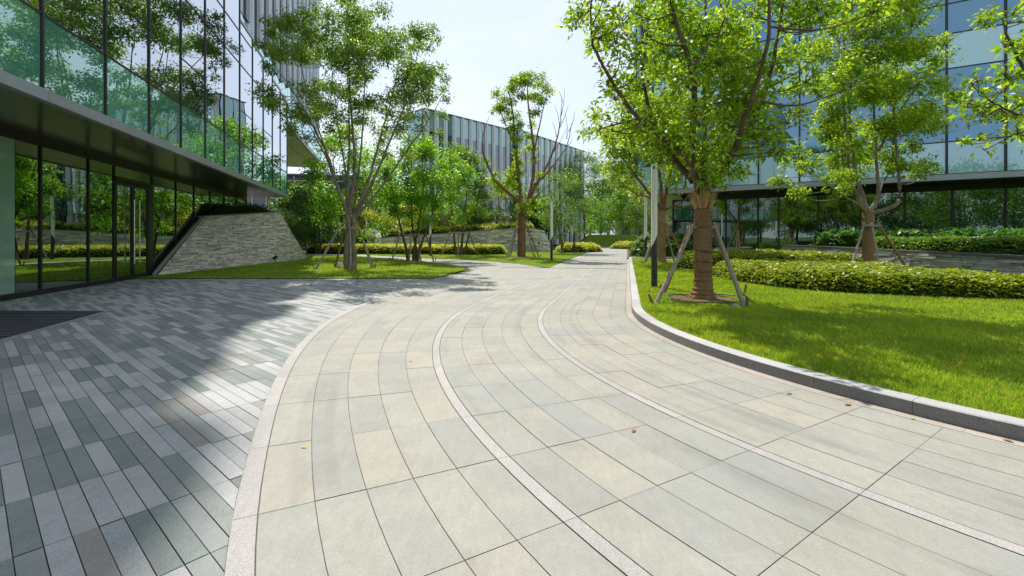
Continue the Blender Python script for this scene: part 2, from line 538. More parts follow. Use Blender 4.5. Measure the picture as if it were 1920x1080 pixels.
def paved(name, poly, ang, L, W, z, mat):
    b = MB(); b.sheet(poly, z); structure(b.build(name + '_bed', M['joint']))
    m = MB()
    ca, sa = math.cos(ang), math.sin(ang)
    uu, ww = np.array([ca, sa]), np.array([-sa, ca])
    pts = np.array(poly)
    cu, cw = pts @ uu, pts @ ww
    for j in range(int(cw.min() / W), int(cw.max() / W) + 1):
        off = random.random() * L
        for i in range(int(cu.min() / L) - 1, int(cu.max() / L) + 1):
            c = uu * (i * L + off) + ww * ((j + .5) * W)
            if not inside(poly, c[0], c[1]): continue
            a, q = uu * (L / 2 - .004), ww * (W / 2 - .004)
            m.add([(*(c - a - q), z + .005), (*(c + a - q), z + .005), (*(c + a + q), z + .005), (*(c - a + q), z + .005)], [(0, 1, 2, 3)])
    structure(m.build(name, mat))


paved('branch_path', branch, R(135), .7, .36, -.001, M['tile'])
e1 = P(20.8, RK + .02); e2 = P(27, RK)
paved('side_path', [tuple(e1), (11, 25.4), (16, 26.2), (16, 28), (11.5, 28.4), tuple(P(24.2, RK + .02))], R(20), .7, .36, -.001, M['tile'])
far_walk = [tuple(P(SE - 14, RK + .1)), tuple(P(SE - 14, 10.0)), (10, 66), (-30, 74), (-30, 79), (12, 73), (30, 70), (40, 66), (26, 62)]
far = MB(); far.sheet(far_walk, .002)
structure(far.build('far_path', M['strip']))

# kerb: granite stones bent round the lawn
kb = MB()
prof = [(-.006, -.02), (-.006, .112), (-.016, .121), (-.168, .121), (-.178, .112), (-.178, -.02)]
s = SB
while s < 20.6:
    e = min(s + 1.08, 20.7)
    k = 5 if s < 0 else 1
    vs = []
    for q in np.linspace(s + .003, e - .003, k + 1):
        vs += [(*P(q, RK + d), z) for d, z in prof]
    m = len(prof)
    fs = [(i * m + j, (i + 1) * m + j, (i + 1) * m + (j + 1) % m, i * m + (j + 1) % m) for i in range(k) for j in range(m)]
    fs += [tuple(range(m)), tuple(reversed(range(k * m, k * m + m)))]
    kb.add(vs, fs)
    s = e
# far end of the kerb turns right along the side path
pa = P(20.7, RK - .006); q = pa.copy()
dirr = np.array([.985, .17]); nr = np.array([.17, -.985])
for i in range(8):
    a = pa + dirr * (i * 1.08 + .003); b = a + dirr * 1.07
    kb.prism([tuple(a), tuple(a + nr * .15), tuple(b + nr * .15), tuple(b)], -.02, .121)
ko = structure(kb.build('kerb', M['kerb']))
ko.data.materials.append(M['kerbface'])          # honed front faces, with their shade darkened into the colour
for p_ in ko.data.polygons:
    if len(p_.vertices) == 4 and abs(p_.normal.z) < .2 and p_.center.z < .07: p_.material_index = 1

# ------------------------------------------------------------------ lawns
ss = np.linspace(SB, 20.6, 70)
kerb_in = [tuple(P(q, RK - .15)) for q in ss]
lawn_r = kerb_in + [(10.5, 25.2), (13.2, 21.5), (16, 13.5), (22, 12), (24, -4), (12, -6)]
ZL = .095
lm = MB(); lm.sheet(lawn_r, ZL); structure(lm.build('lawn', M['lawn']))
lawn_l = [(-12.6, 15.42), (-2.62, 15.42), (-1.98, 19.4), (-2.1, 20.6), (-3.45, 23.5), (-5.65, 26.8), (-10.7, 32.8), (-18, 35.5), (-18, 30), (-13.0, 29.7), (-12.8, 22)]
lm = MB(); lm.sheet(lawn_l, .02); structure(lm.build('lawn', M['lawn']))
lawn_m = [(1.66, 20.7), tuple(P(14, 10.14)), tuple(P(26, 10.16)), tuple(P(38, 10.2)), (6.5, 47), (-6, 46), (-24, 43), (-11.5, 36.05), (-3.8, 28.7), (-1.5, 26.7), (.3, 24.2)]
lm = MB(); lm.sheet(lawn_m, .015); structure(lm.build('lawn', M['lawn']))
bm_ = MB()   # grassed berm where the walk turns
bm_.add([(9.5, 66, 0), (23, 62.5, 0), (24, 70, 0), (9.5, 72, 0), (11.5, 67.5, 1.7), (17, 66.2, 1.7), (18, 69, 1.7), (11.5, 70, 1.7)],
        [(0, 1, 5, 4), (1, 2, 6, 5), (2, 3, 7, 6), (3, 0, 4, 7), (4, 5, 6, 7)])
structure(bm_.build('grass_bank', M['lawn']))
fl = MB(); fl.sheet([(9, 57.5), (14, 56.3), (24, 59), (20, 62), (10, 64)], .01); structure(fl.build('lawn', M['lawn']))


def grass(name, poly, z, dens, near, label, hmin=.035, hmax=.06, maxd=40, avoid=()):
    pts = np.array(poly)
    x0, y0 = pts.min(0); x1, y1 = pts.max(0)
    n = int((x1 - x0) * (y1 - y0) * dens)
    X = RNG.uniform(x0, x1, n); Y = RNG.uniform(y0, y1, n)
    D = np.hypot(X, Y)
    keep = (Y > -1.5) & (D < maxd) & (np.abs(X) < Y * 1.25 + 5.5) & (RNG.random(n) < np.minimum(1, (near / np.maximum(D, .1)) ** 1.7))
    X, Y, D = X[keep], Y[keep], D[keep]
    k = inside(poly, X, Y) & (edge_dist(poly, X, Y) > .01)
    for (ax, ay, ar) in avoid:
        k &= np.hypot(X - ax, Y - ay) > ar * RNG.uniform(.9, 1.2, len(X))
    X, Y, D = X[k], Y[k], D[k]
    n = len(X)
    sc = np.maximum(1, D / near) ** .75
    h = RNG.uniform(hmin, hmax, n) * (1 + .15 * (sc - 1))
    wd = .0045 * sc * RNG.uniform(.8, 1.4, n)
    a = RNG.uniform(0, 2 * math.pi, n)
    b = RNG.uniform(0, 2 * math.pi, n)
    lean = RNG.uniform(.1, .9, n) * h
    B = np.stack([X, Y, np.full(n, z - .004)], 1)
    sd = np.stack([np.cos(a) * wd, np.sin(a) * wd, np.zeros(n)], 1)
    tp = B + np.stack([np.cos(b) * lean, np.sin(b) * lean, h], 1)
    V = np.stack([B - sd, B + sd, tp], 1).reshape(-1, 3)
    Q = np.arange(3 * n).reshape(-1, 3)
    G = Geo(3); G.add(V, Q)
    o = G.build(name, M['grass'])
    tag(o, label, 'grass', kind='stuff')


# ------------------------------------------------------------------ foliage tools
def leaf_quads(C, T, size, tilt=.8, wid=.24, flat=0.0, rg=RNG):
    """C bases, T tip directions: folded diamond leaves"""
    n = len(C)
    T = nrm(T)
    up = nrm(np.stack([rg.normal(0, tilt, n), rg.normal(0, tilt, n), np.ones(n)], 1))
    Sd = nrm(np.cross(T, up))
    N = np.cross(Sd, T)
    Lh = (size * rg.uniform(.7, 1.25, n))[:, None]
    tip = C + T * Lh - np.array([0, 0, 1]) * Lh * .12
    mid = C + T * Lh * .42
    l = mid - Sd * Lh * wid + N * Lh * .07
    r = mid + Sd * Lh * wid + N * Lh * .07
    V = np.stack([C, r, tip, l], 1).reshape(-1, 3)
    return V, np.arange(4 * n).reshape(-1, 4)


def clump_leaves(c, r, size, lai, rg, geo, twigs=None, origin=None, squash=.75, droop=.45, n_tw=None):
    area = size * size * .26
    n = int(max(12, lai * math.pi * r * r / area))
    k = n_tw or max(5, int(7 + r * 9))
    d = rg.normal(0, 1, (k, 3)); d[:, 2] = np.abs(d[:, 2]) * .9 - .25
    d = nrm(d)
    rr = r * rg.uniform(.65, 1.1, k)
    tips = c + d * rr[:, None] * np.array([1, 1, squash])
    og = c - np.array([0, 0, r * .45]) if origin is None else origin
    if twigs is not None:
        for tp in tips:
            mid = og * .5 + tp * .5 + np.array([0, 0, r * .12]) + rg.normal(0, r * .08, 3)
            twigs.tube(smooth_line([og, mid, tp], 2), np.linspace(max(.004, size * .06), max(.002, size * .022), 5), 3)
    idx = rg.integers(0, k, n)
    t = 1 - rg.random(n) ** 1.7 * .75
    base = og + (tips[idx] - og) * t[:, None]
    base = base + rg.normal(0, 1, (n, 3)) * (r * .17 + size * .25)
    T = nrm(base - og) * .75 + rg.normal(0, .5, (n, 3)) - np.array([0, 0, droop])
    geo.add(*leaf_quads(base, T, size, rg=rg))


def tree(name, label, cat, base, limbs, clumps, leaf, lai, lmat, bmat, group=None, seed=1, sides=7, twig=True, rmax=.05, droop=.45, parts=()):
    """limbs: [(points, r0, r1)], clumps: [(x,y,z,r)], all relative to the base"""
    rg = np.random.default_rng(seed)
    root = empty(name, base)
    tag(root, label, cat, group)
    wood = Geo(4)
    samples, srad = [], []
    for pts, r0, r1 in limbs:
        L = smooth_line(pts, 7)
        L[1:-1] += rg.normal(0, 1, (len(L) - 2, 3)) * min(.018, r0 * .09)
        rad = np.linspace(0, 1, len(L)) ** .8
        rad = r0 + (r1 - r0) * rad
        wood.tube(L, rad, sides)
        samples.append(L); srad.append(rad)
    SP = np.vstack(samples); SR = np.concatenate(srad)
    crown = Geo(4)
    for (x, y, z, r) in clumps:
        c = np.array([x, y, z])
        d = np.linalg.norm(SP - c, axis=1) + .8 * np.maximum(0, SP[:, 2] - (z - .35 * r)) + 3 * np.maximum(0, SR - .12)
        i = int(np.argmin(d))
        p = SP[i]
        dist = np.linalg.norm(c - p)
        og = c - np.array([0, 0, r * .4])
        if dist > r * .5:
            r0 = min(SR[i] * .75, .010 + .012 * dist, rmax)
            mid = (p + og) / 2 + np.array([0, 0, -.06 * dist]) + rg.normal(0, .06 * dist, 3)
            L = smooth_line([p, mid, og], 4)
            wood.tube(L, np.linspace(max(r0, .006), max(.004, leaf * .06), len(L)), 5)
        clump_leaves(c, r, leaf, lai, rg, crown, wood if twig else None, og, droop=droop)
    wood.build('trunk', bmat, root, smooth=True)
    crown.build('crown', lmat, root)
    return root


def px_tree(base_px, Y, z=0.0):
    """conversion for one tree: survey rows and columns at the tree's own distance"""
    bx = (base_px - 960) * Y / F
    k = Y / F
    def loc(px, py, dy=0.0):
        return np.array([(px - base_px) * k, dy, HC + (HZ - py) * k - z])
    return (bx, Y, z), loc, k


def clumps_px(lst, loc, k, dspread, rg, scale=1.0, dup=0, dmean=0.):
    out = []
    for (x, y, r) in lst:
        for q in range(1 + (1 if rg.random() < dup else 0)):
            dy = np.clip(rg.normal(dmean, dspread), -1.9 * dspread, 1.9 * dspread)
            p = loc(x + (rg.normal(0, r * .5) if q else 0), y + (rg.normal(0, r * .4) if q else 0), dy)
            out.append((*p, r * k * scale))
    return out


def envelope(cx, cz, rx, rz, n, rr, rg, ry=None, hollow=.35):
    ry = ry or rx
    out = []
    tries = 0
    while len(out) < n and tries < 4000:
        tries += 1
        d = nrm(rg.normal(0, 1, 3)) * rg.uniform(hollow, 1) ** .6
        p = np.array([cx + d[0] * rx, d[1] * ry, cz + d[2] * rz])
        r = rr * rg.uniform(.7, 1.25)
        if all(np.linalg.norm(p - np.array(o[:3])) > .75 * (r + o[3]) * .8 for o in out) or tries > 2500:
            out.append((*p, r))
    return out


def simple_tree(name, label, px, Y, region, stems, nclump, rr, leaf, lai, lmat, bmat, seed, z=0.0, r0=.1, group=None, cat='tree', spread=.5):
    """region = (x0, x1, ytop, ybottom) of the crown"""
    rg = np.random.default_rng(seed)
    base, loc, k = px_tree(px, Y, z)
    x0, x1, y0, y1 = region
    c = loc((x0 + x1) / 2, (y0 + y1) / 2)
    rx, rz = (x1 - x0) / 2 * k, (y1 - y0) / 2 * k
    limbs = []
    for i in range(stems):
        a = 2 * math.pi * (i + rg.random() * .5) / stems
        off = np.array([math.cos(a), math.sin(a), 0])
        top = np.array([c[0], 0, c[2]]) + off * np.array([rx, rx, 0]) * spread * (0.3 if stems == 1 else 1) + np.array([0, 0, rz * rg.uniform(.2, .7)])
        b = off * r0 * .9 * (0 if stems == 1 else 1)
        limbs.append(([b - np.array([0, 0, .1]), b * 1.2 + np.array([0, 0, max(.3, (c[2] - rz) * .6)]), b * .5 + (top * .45) * np.array([1, 1, 1]) + np.array([0, 0, .2 * rz]), top], r0 * rg.uniform(.7, 1), r0 * .18))
    cl = envelope(c[0], c[2], rx, rz, nclump, rr, rg, min(rx, 3.2 + rx * .3))
    return tree(name, label, cat, base, limbs, cl, leaf, lai, lmat, bmat, group, seed, 6, True)


def ground_cover(name, label, poly, h, size, dens, mat, z=0.0, edge=.3, rough=.12, seed=3, cat='hedge', tilt=.55, group=None, slope=None, wid=.26, rise=.35, core=True):
    """low planting: leaf canopy over a dark inside, rounded down to its edges"""
    rg = np.random.default_rng(seed)
    pts = np.array(poly)
    x0, y0 = pts.min(0); x1, y1 = pts.max(0)
    ph = rg.uniform(0, 6.28, 8)

    def height(X, Y):
        D = edge_dist(poly, X, Y)
        b = (np.sin(X * 2.1 + ph[0]) * np.sin(Y * 2.7 + ph[1]) + .6 * np.sin(X * 5.3 + ph[2] + Y * 1.3) * np.sin(Y * 4.9 + ph[3]) + .4 * np.sin(X * 11 + ph[4]) * np.sin(Y * 12.5 + ph[5]))
        hh = h if slope is None else h + slope(X, Y)
        return hh * np.sqrt(np.clip(1 - (1 - np.clip(D / edge, 0, 1)) ** 2, 0, 1)) * (1 + rough * b * .6)
    root = empty(name, (float(pts[:, 0].mean()), float(pts[:, 1].mean()), z))
    tag(root, label, cat, group)
    bl = np.array(root.location)
    st = max(.12, edge / 3)
    gx = np.arange(x0, x1 + st, st); gy = np.arange(y0, y1 + st, st)
    GX, GY = np.meshgrid(gx, gy, indexing='ij')
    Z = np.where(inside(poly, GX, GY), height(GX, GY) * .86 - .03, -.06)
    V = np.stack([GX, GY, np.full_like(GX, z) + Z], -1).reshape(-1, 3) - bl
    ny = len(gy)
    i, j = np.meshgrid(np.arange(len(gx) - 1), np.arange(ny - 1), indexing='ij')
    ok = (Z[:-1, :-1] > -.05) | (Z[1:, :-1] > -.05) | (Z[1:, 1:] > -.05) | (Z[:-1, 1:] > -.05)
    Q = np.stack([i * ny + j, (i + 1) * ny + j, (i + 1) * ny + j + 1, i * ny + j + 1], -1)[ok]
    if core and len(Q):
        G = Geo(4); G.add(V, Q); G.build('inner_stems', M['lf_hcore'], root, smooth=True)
    n = int((x1 - x0) * (y1 - y0) * dens)
    X = rg.uniform(x0, x1, n); Y = rg.uniform(y0, y1, n)
    k = inside(poly, X, Y)
    X, Y = X[k], Y[k]
    n = len(X)
    Hh = height(X, Y)
    Zt = Hh * np.where(rg.random(n) < .35, rg.uniform(.35, 1, n), rg.uniform(.88, 1.06, n))
    C = np.stack([X, Y, Zt + z], 1) - bl
    a = rg.uniform(0, 6.283, n)
    T = np.stack([np.cos(a), np.sin(a), rg.normal(rise, .35, n)], 1)
    V, Q = leaf_quads(C, T, size, tilt, wid, rg=rg)
    G = Geo(4); G.add(V, Q); G.build('foliage', mat, root)
    return root


# ------------------------------------------------------------------ walls of split stone
def stone_wall(name, label, base_pts, top_pts, mat, capmat, row=.085, lmin=.18, lmax=.6, prot=1.0, depth=.35, cap=.07, capw=.22, capin=.0, seed=1, back=None):
    """courses of split stone over the surface ruled between a foot line and a top line"""
    rg = np.random.default_rng(seed)
    A = smooth_line(base_pts, 8); B = smooth_line(top_pts, 8)

    def res(L, n):
        d = np.r_[0, np.cumsum(np.linalg.norm(np.diff(L, axis=0), axis=1))]
        t = np.linspace(0, d[-1], n)
        return np.stack([np.interp(t, d, L[:, i]) for i in range(3)], 1), d[-1]
    A, la = res(A, 80); B, lb = res(B, 80)

    def pt(u, v):
        x = u * 79
        i = np.clip(int(x), 0, 78); f = x - i
        a = A[i] * (1 - f) + A[i + 1] * f; b = B[i] * (1 - f) + B[i + 1] * f
        return a * (1 - v) + b * v
    root = empty(name, tuple(A[40]))
    tag(root, label, 'wall')
    o = np.array(root.location)
    Hm = np.mean(np.linalg.norm(B - A, axis=1))
    nrow = max(2, int(Hm / row))
    # surface normal side: to the viewer side (left of travel is inside)
    vs, fs = [], []
    def addv(p): vs.append(tuple(p - o)); return len(vs) - 1
    for r in range(nrow):
        v0, v1 = r / nrow, (r + 1) / nrow
        ln = la * (1 - v0) + lb * v0
        x = -rg.uniform(0, lmax)
        while x < ln:
            l = rg.uniform(lmin, lmax)
            a, b = max(0, x) / ln, min(ln, x + l) / ln
            x += l
            if (b - a) * ln < .04: continue
            g = .004 / ln
            p00, p10, p11, p01 = pt(a + g, v0 + .04 / nrow), pt(b - g, v0 + .04 / nrow), pt(b - g, v1 - .04 / nrow), pt(a + g, v1 - .04 / nrow)
            n = np.cross(p10 - p00, p01 - p00); n /= np.linalg.norm(n) + 1e-9
            pr_ = rg.normal(.022, .014) * prot
            out = [n * max(.004, pr_ + t) for t in rg.normal(0, .005 * prot, 4)]
            f = [addv(p + q) for p, q in zip((p00, p10, p11, p01), out)]
            bk = [addv(p - n * .05) for p in (p00, p10, p11, p01)]
            fs.append(tuple(f))
            for k in range(4):
                fs.append((f[k], bk[k], bk[(k + 1) % 4], f[(k + 1) % 4]))
    me = bpy.data.meshes.new('stone_facing'); me.from_pydata(vs, [], fs); me.update()
    link('stone_facing', me, mat, root)
    # backing body
    m = MB()
    n = 40
    ia = np.linspace(0, 79, n).astype(int)
    vsb = []
    for i in ia:
        nn = np.cross(A[min(i + 1, 79)] - A[max(i - 1, 0)], B[i] - A[i]); nn[2] = 0; nn /= np.linalg.norm(nn) + 1e-9
        a, b = A[i] - o, B[i] - o
        vsb += [a - nn * .004, b - nn * .004, b - nn * depth, a - nn * (depth + .1)]
    fb = [(4 * i + k, 4 * (i + 1) + k, 4 * (i + 1) + (k + 1) % 4, 4 * i + (k + 1) % 4) for i in range(n - 1) for k in range(4)]
    fb += [(0, 1, 2, 3), (4 * n - 1, 4 * n - 2, 4 * n - 3, 4 * n - 4)]
    m.add(vsb, fb); m.build('wall_core', M['mortar'], root)
    if cap:
        m = MB(); vsb = []
        for i in ia:
            nn = np.cross(A[min(i + 1, 79)] - A[max(i - 1, 0)], B[i] - A[i]); nn[2] = 0; nn /= np.linalg.norm(nn) + 1e-9
            b = B[i] - o
            up = np.array([0, 0, 1])
            vsb += [b + nn * .05 + up * .003, b + nn * .05 + up * cap, b - nn * capw + up * cap, b - nn * capw + up * .003]
        m.add(vsb, fb); m.build('coping', capmat, root)
    return root


# ------------------------------------------------------------------ buildings
def slab(name, mat, parent, x0, x1, y0, y1, z0, z1):
    return MB().box(x0, x1, y0, y1, z0, z1).build(name, mat, parent)


# left glass building: local x runs along the facade away from the viewer, y into the building
ROTL = math.atan2(.965, -.2625)
lb = empty('glass_office_building', (-6.04, 0, 0), ROTL)
tag(lb, 'dark glazed office building with overhanging green and clear glass upper storey along the left side', 'building')
s_up = [8.44 + 1.906 * k for k in range(-6, 12)]
tops = {i: 20.0 for i in range(17)}
for i in range(17):
    if i <= 10: tops[i] = 19.6 + .9 * math.sin(i * 1.7) + .5 * math.sin(i * 3.9)  # unseen roofline varied in height to make its shadow edge wavy
    if i == 11: tops[i] = 11.2
tops.update({12: 10.35, 13: 10.15, 14: 9.95, 15: 9.75, 16: 9.6})
ZT = [4.0, 5.32, 8.56, 9.88, 13.1, 14.45, 17.7, 19.0]
for i in range(17):
    a, b = s_up[i] + .035, s_up[i + 1] - .035
    zt = tops[i]
    lev = [z for z in ZT if z < zt - .3] + [zt]
    for q in range(len(lev) - 1):
        z0, z1 = lev[q] + .02, lev[q + 1] - .02
        mt = M['spand'] if q == 0 else M['win']
        if q == 1 and i in (9, 12, 14, 7):
            slab('window', M['win'], lb, a, b, 0, .03, z0, 6.65)
            slab('window_rail', M['frame'], lb, a - .02, b + .02, -.012, .028, 6.66, 6.70)
            z0 = 6.71
        slab('spandrel_panel' if q == 0 else 'window', mt, lb, a, b, 0, .03, z0, z1)
for i in range(18):
    zt = max(tops.get(i - 1, 0), tops.get(i, 0))
    slab('mullion', M['frame'], lb, s_up[i] - .026, s_up[i] + .026, -.03, .06, 3.985, zt + .05)
for z in ZT[1:]:
    xe = max([s_up[i + 1] for i in range(17) if tops[i] > z + .3])
    slab('transom', M['frame'], lb, s_up[0], xe, -.02, .05, z - .019, z + .019)
for i in range(17):
    slab('parapet', M['fascia'], lb, s_up[i] + .034, s_up[i + 1] - .034, -.03, .3, tops[i] - .018, tops[i] + .1)
    slab('upper_storey', M['core'], lb, s_up[i] + .001, s_up[i + 1] - .001, .07, 16, 3.97, tops[i] - .03)
fa = MB()
for i in range(17):
    fa.box(s_up[i] + .004, s_up[i + 1] - .004, -.10, .05, 3.78, 3.98)
fa.build('fascia', M['fascia'], lb)
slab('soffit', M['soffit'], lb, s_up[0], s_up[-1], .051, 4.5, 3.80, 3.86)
# ground floor
GY0 = 2.28
sg = [4.6, 6.5, 8.45, 10.35, 12.31, 14.19, 15.47, 17.90, 19.84, 21.66, 23.6, 25.6, 27.67, 29.6]
slab('ground_storey', M['core'], lb, 4.6, 29.4, GY0 + .08, 16, 0, 3.79)
for i in range(len(sg) - 1):
    a, b = sg[i] + .04, sg[i + 1] - .04
    if i == 6:
        continue
    if i == 3:
        slab('frosted_panel', M['frost'], lb, a, a + 1.12, GY0, GY0 + .03, .13, 3.6)
        slab('window', M['shop'], lb, a + 1.14, b, GY0, GY0 + .03, .13, 3.6)
        continue
    slab('window', M['shop'], lb, a, b, GY0, GY0 + .03, .13, 3.6)
for x in sg:
    slab('mullion', M['frame'], lb, x - .032, x + .032, GY0 - .03, GY0 + .07, .0, 3.8)
slab('head_rail', M['frame'], lb, 4.6, 29.6, GY0 - .03, GY0 + .06, 3.6, 3.8)
sill = MB(); sill.box(4.6, 15.43, GY0 - .06, GY0 + .06, 0, .13); sill.box(17.94, 29.6, GY0 - .06, GY0 + .06, 0, .13)
sill.build('sill', M['frame'], lb)
slab('window', M['shop'], lb, 15.51, 17.86, GY0, GY0 + .03, 3.27, 3.6)
slab('door_head', M['frame'], lb, 15.51, 17.86, GY0 - .05, GY0 + .05, 3.16, 3.27)
slab('door_post', M['frame'], lb, 17.62, 17.86, GY0 - .035, GY0 + .06, 0, 3.16)
for (a, b, hx) in ((15.53, 16.56, 16.40), (16.58, 17.60, 16.74)):
    d = MB()
    d.box(a, a + .07, GY0 - .03, GY0 + .04, .02, 3.14); d.box(b - .07, b, GY0 - .03, GY0 + .04, .02, 3.14)
    d.box(a + .07, b - .07, GY0 - .03, GY0 + .04, .02, .16); d.box(a + .07, b - .07, GY0 - .03, GY0 + .04, 3.04, 3.14)
    dl = d.build('door', M['frame'], lb)
    MB().box(a + .072, b - .072, GY0, GY0 + .02, .162, 3.038).build('pane', M['shop'], dl)
    hb = MB()
    hb.tube([(hx, GY0 - .13, .5), (hx, GY0 - .13, 2.62)], [.022, .022], 10)
    for z in (.75, 2.4): hb.tube([(hx, GY0 - .13, z), (hx, GY0 - .02, z)], [.012, .012], 6)
    hb.build('handle', M['metal'], dl, smooth=False)
    MB().box(a + .2, b - .2, GY0 - .012, GY0 - .001, 1.13, 1.20).build('notice_strip', M['frost'], dl)

# perforated tower behind the glass building
tw = empty('perforated_office_tower', (-6.04, 0, 0), ROTL)
tag(tw, 'tall grey tower clad in vertical perforated metal fins above the left glass building', 'building')
slab('tower_body', M['core'], tw, 17.9, 48.3, .75, 17, 9.9, 76)
slab('roof', M['fascia'], tw, 17.8, 48.4, .5, 17.3, 76.05, 76.4)
x = 18.0
nb = 0
while x < 48:
    wd = 1.9
    zb = 11.3 + .25 * ((nb % 3) - 1)
    f = MB()
    f.add([(x, .7, zb + .45), (x + .24, .46, zb), (x + .42, .7, zb + .45), (x, .7, 76), (x + .24, .46, 76), (x + .42, .7, 76)],
          [(0, 1, 4, 3), (1, 2, 5, 4), (2, 0, 3, 5), (0, 2, 1), (3, 4, 5)])
    f.build('fin', M['finp'], tw)
    slab('screen_panel', M['perfd'], tw, x + .43, x + 1.32, .66, .72, zb + .3, 76)
    slab('screen_panel', M['perf'], tw, x + 1.33, x + wd - .01, .60, .72, zb + .3, 76)
    slab('window', M['teal'], tw, x + .02, x + wd - .02, .68, .72, 9.95, zb + .28)
    x += wd; nb += 1
z_ = 28.0
tr_ = random.Random(5)
while z_ < 74:
    h_ = tr_.uniform(1.4, 3.0); d_ = tr_.uniform(.05, .8)
    pm = MB()
    pm.add([(46.9, .64, z_), (48.28, .64, z_), (48.28, .64, z_ + h_), (46.9, .64, z_ + h_), (47.1, .64 - d_, z_ + h_ * .25), (48.2, .64 - d_, z_ + h_ * .3), (48.2, .64 - d_, z_ + h_ * .7), (47.1, .64 - d_, z_ + h_ * .75)],
           [(0, 1, 2, 3), (4, 7, 6, 5), (0, 4, 5, 1), (1, 5, 6, 2), (2, 6, 7, 3), (3, 7, 4, 0)])
    pm.build('added_shadow_panel', M['perf'], tw)  # panels added above the view to scallop the tower's shadow edge
    z_ += h_ + tr_.uniform(.4, 2.2)
slab('soffit', M['beige'], tw, 29.5, 48.3, .1, 17, 8.3, 8.4)
slab('fascia', M['fascia'], tw, 29.5, 48.3, .0, .098, 8.25, 8.55)
for i in range(10):
    slab('window', M['teal'], tw, 29.6 + 1.85 * i, 29.6 + 1.85 * (i + 1) - .07, .12, .17, 8.56, 9.93)
slab('storey_wall', M['core'], tw, 29.6, 48.2, .2, 16, 8.41, 9.89)
slab('support_core', M['fascia'], tw, 36, 48, 7, 16, 0, 8.29)

# right glass building
ROTR = math.atan2(-.540, .842)
rb = empty('glass_office_building', (10.62, 34.9, -.42), ROTR)
rb.scale = (1.3, 1.3, 1.3)
tag(rb, 'blue glass office building with pale spandrel bands and rounded corner behind the right trees', 'building')
sr = [-.0 + 1.8 * j for j in range(0, 14)]
ZR = [4.1, 5.5, 8.65, 10.15, 11.45, 14.4, 15.9, 17.2]
typ = ['s', 'w', 's', 'w', 'w', 's', 'w']
for i in range(13):
    a, b = sr[i] + .04, sr[i + 1] - .04
    for q in range(7):
        mt = M['spandr'] if typ[q] == 's' else M['winr']
        slab('spandrel_panel' if typ[q] == 's' else 'window', mt, rb, a, b, 0, .03, ZR[q] + .025, ZR[q + 1] - .025)
for x in sr:
    slab('mullion', M['frame'], rb, x - .038, x + .038, -.06, .07, 4.09, 17.3)
for z in ZR[1:]:
    slab('transom', M['frame'], rb, .0, sr[-1], -.022, .05, z - .024, z + .024)
slab('upper_storeys', M['core'], rb, .0, sr[-1], .08, 15, 4.06, 17.25)
slab('roof', M['fascia'], rb, .0, sr[-1] + .1, -.1, 15, 17.33, 17.6)
slab('fascia', M['fascia'], rb, .0, sr[-1], -.12, .05, 3.84, 4.085)
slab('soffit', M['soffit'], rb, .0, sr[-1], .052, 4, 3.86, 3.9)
# rounded corner, then the flank
RC = 1.6
def arc(r, a0, a1, n, cx=0.0, cy=RC):
    return [(cx + r * math.cos(R(a)), cy + r * math.sin(R(a))) for a in np.linspace(a0, a1, n)]
for q in range(7):
    for (a0, a1) in ((180, 225), (225, 270)):
        po = arc(RC, a0 + 1, a1 - 1, 7); pi_ = arc(RC - .03, a0 + 1, a1 - 1, 7)
        MB().prism(po + pi_[::-1], ZR[q] + .025, ZR[q + 1] - .025).build('curved_window', M['spandr'] if typ[q] == 's' else M['winr'], rb)
for z in ZR[1:]:
    MB().prism(arc(RC + .02, 180, 269, 12) + arc(RC - .05, 180, 269, 12)[::-1], z - .023, z + .023).build('transom', M['frame'], rb)
for a in (180, 225):
    c = arc(RC, a, a, 1)[0]
    MB().tube([(c[0], c[1], 4.09), (c[0], c[1], 17.3)], [.045, .045], 8).build('mullion', M['frame'], rb)
MB().prism(arc(RC - .08, 180, 270, 12) + [(0, 15), (-1.5, 15)], 4.06, 17.24).build('corner_core', M['core'], rb)
MB().prism(arc(RC + .12, 180, 269.5, 12) + arc(RC - .05, 180, 269.5, 12)[::-1], 3.84, 4.085).build('fascia', M['fascia'], rb)
MB().prism(arc(RC - .055, 180, 269.5, 12) + [(-.02, 4), (-1.5, 4)], 3.86, 3.9).build('soffit', M['soffit'], rb)
slab('screen_panel', M['perf'], rb, -2.45, -1.75, 4.2, 13, 14.6, 19)
for i in range(5):
    slab('window', M['winr'], rb, -1.63, -1.60, RC + .05 + 2.2 * i, RC + 2.2 * (i + 1) - .05, 4.1, 17.2)
# ground floor
GR = 2.2
gx_ = [.6, 2.3, 3.55, 5.2, 6.2, 8.0, 9.8, 11.5, 13.2, 14.95, 16.7, 18.5, 20.3, 22.1]
slab('ground_storey', M['core'], rb, .6, 22.1, GR + .08, 15, 0, 3.85)
for i in range(len(gx_) - 1):
    slab('window', M['shopr'], rb, gx_[i] + .04, gx_[i + 1] - .04, GR, GR + .03, .15, 3.55)
for x in gx_:
    slab('mullion', M['frame'], rb, x - .04, x + .04, GR - .07, GR + .07, 0, 3.85)
slab('head_rail', M['frame'], rb, .6, 22.1, GR - .03, GR + .05, 3.55, 3.85)
slab('sill', M['frame'], rb, .6, 22.1, GR - .05, GR + .05, 0, .15)
for i in range(5):
    slab('window', M['shopr'], rb, .56, .6, GR + .1 + 2 * i, GR + 2 * i + 2.02, .15, 3.8)
cn = MB()
w0 = [(-1.3, .9, 3.95), (1.2, .9, 3.95), (1.2, 6.5, 2.55), (-.2, 6.5, 2.55)]
cn.add(w0 + [(x, y, z + .22) for x, y, z in w0], [(3, 2, 1, 0), (4, 5, 6, 7), (0, 1, 5, 4), (1, 2, 6, 5), (2, 3, 7, 6), (3, 0, 4, 7)])
cn.build('entrance_canopy', M['olive'], rb)


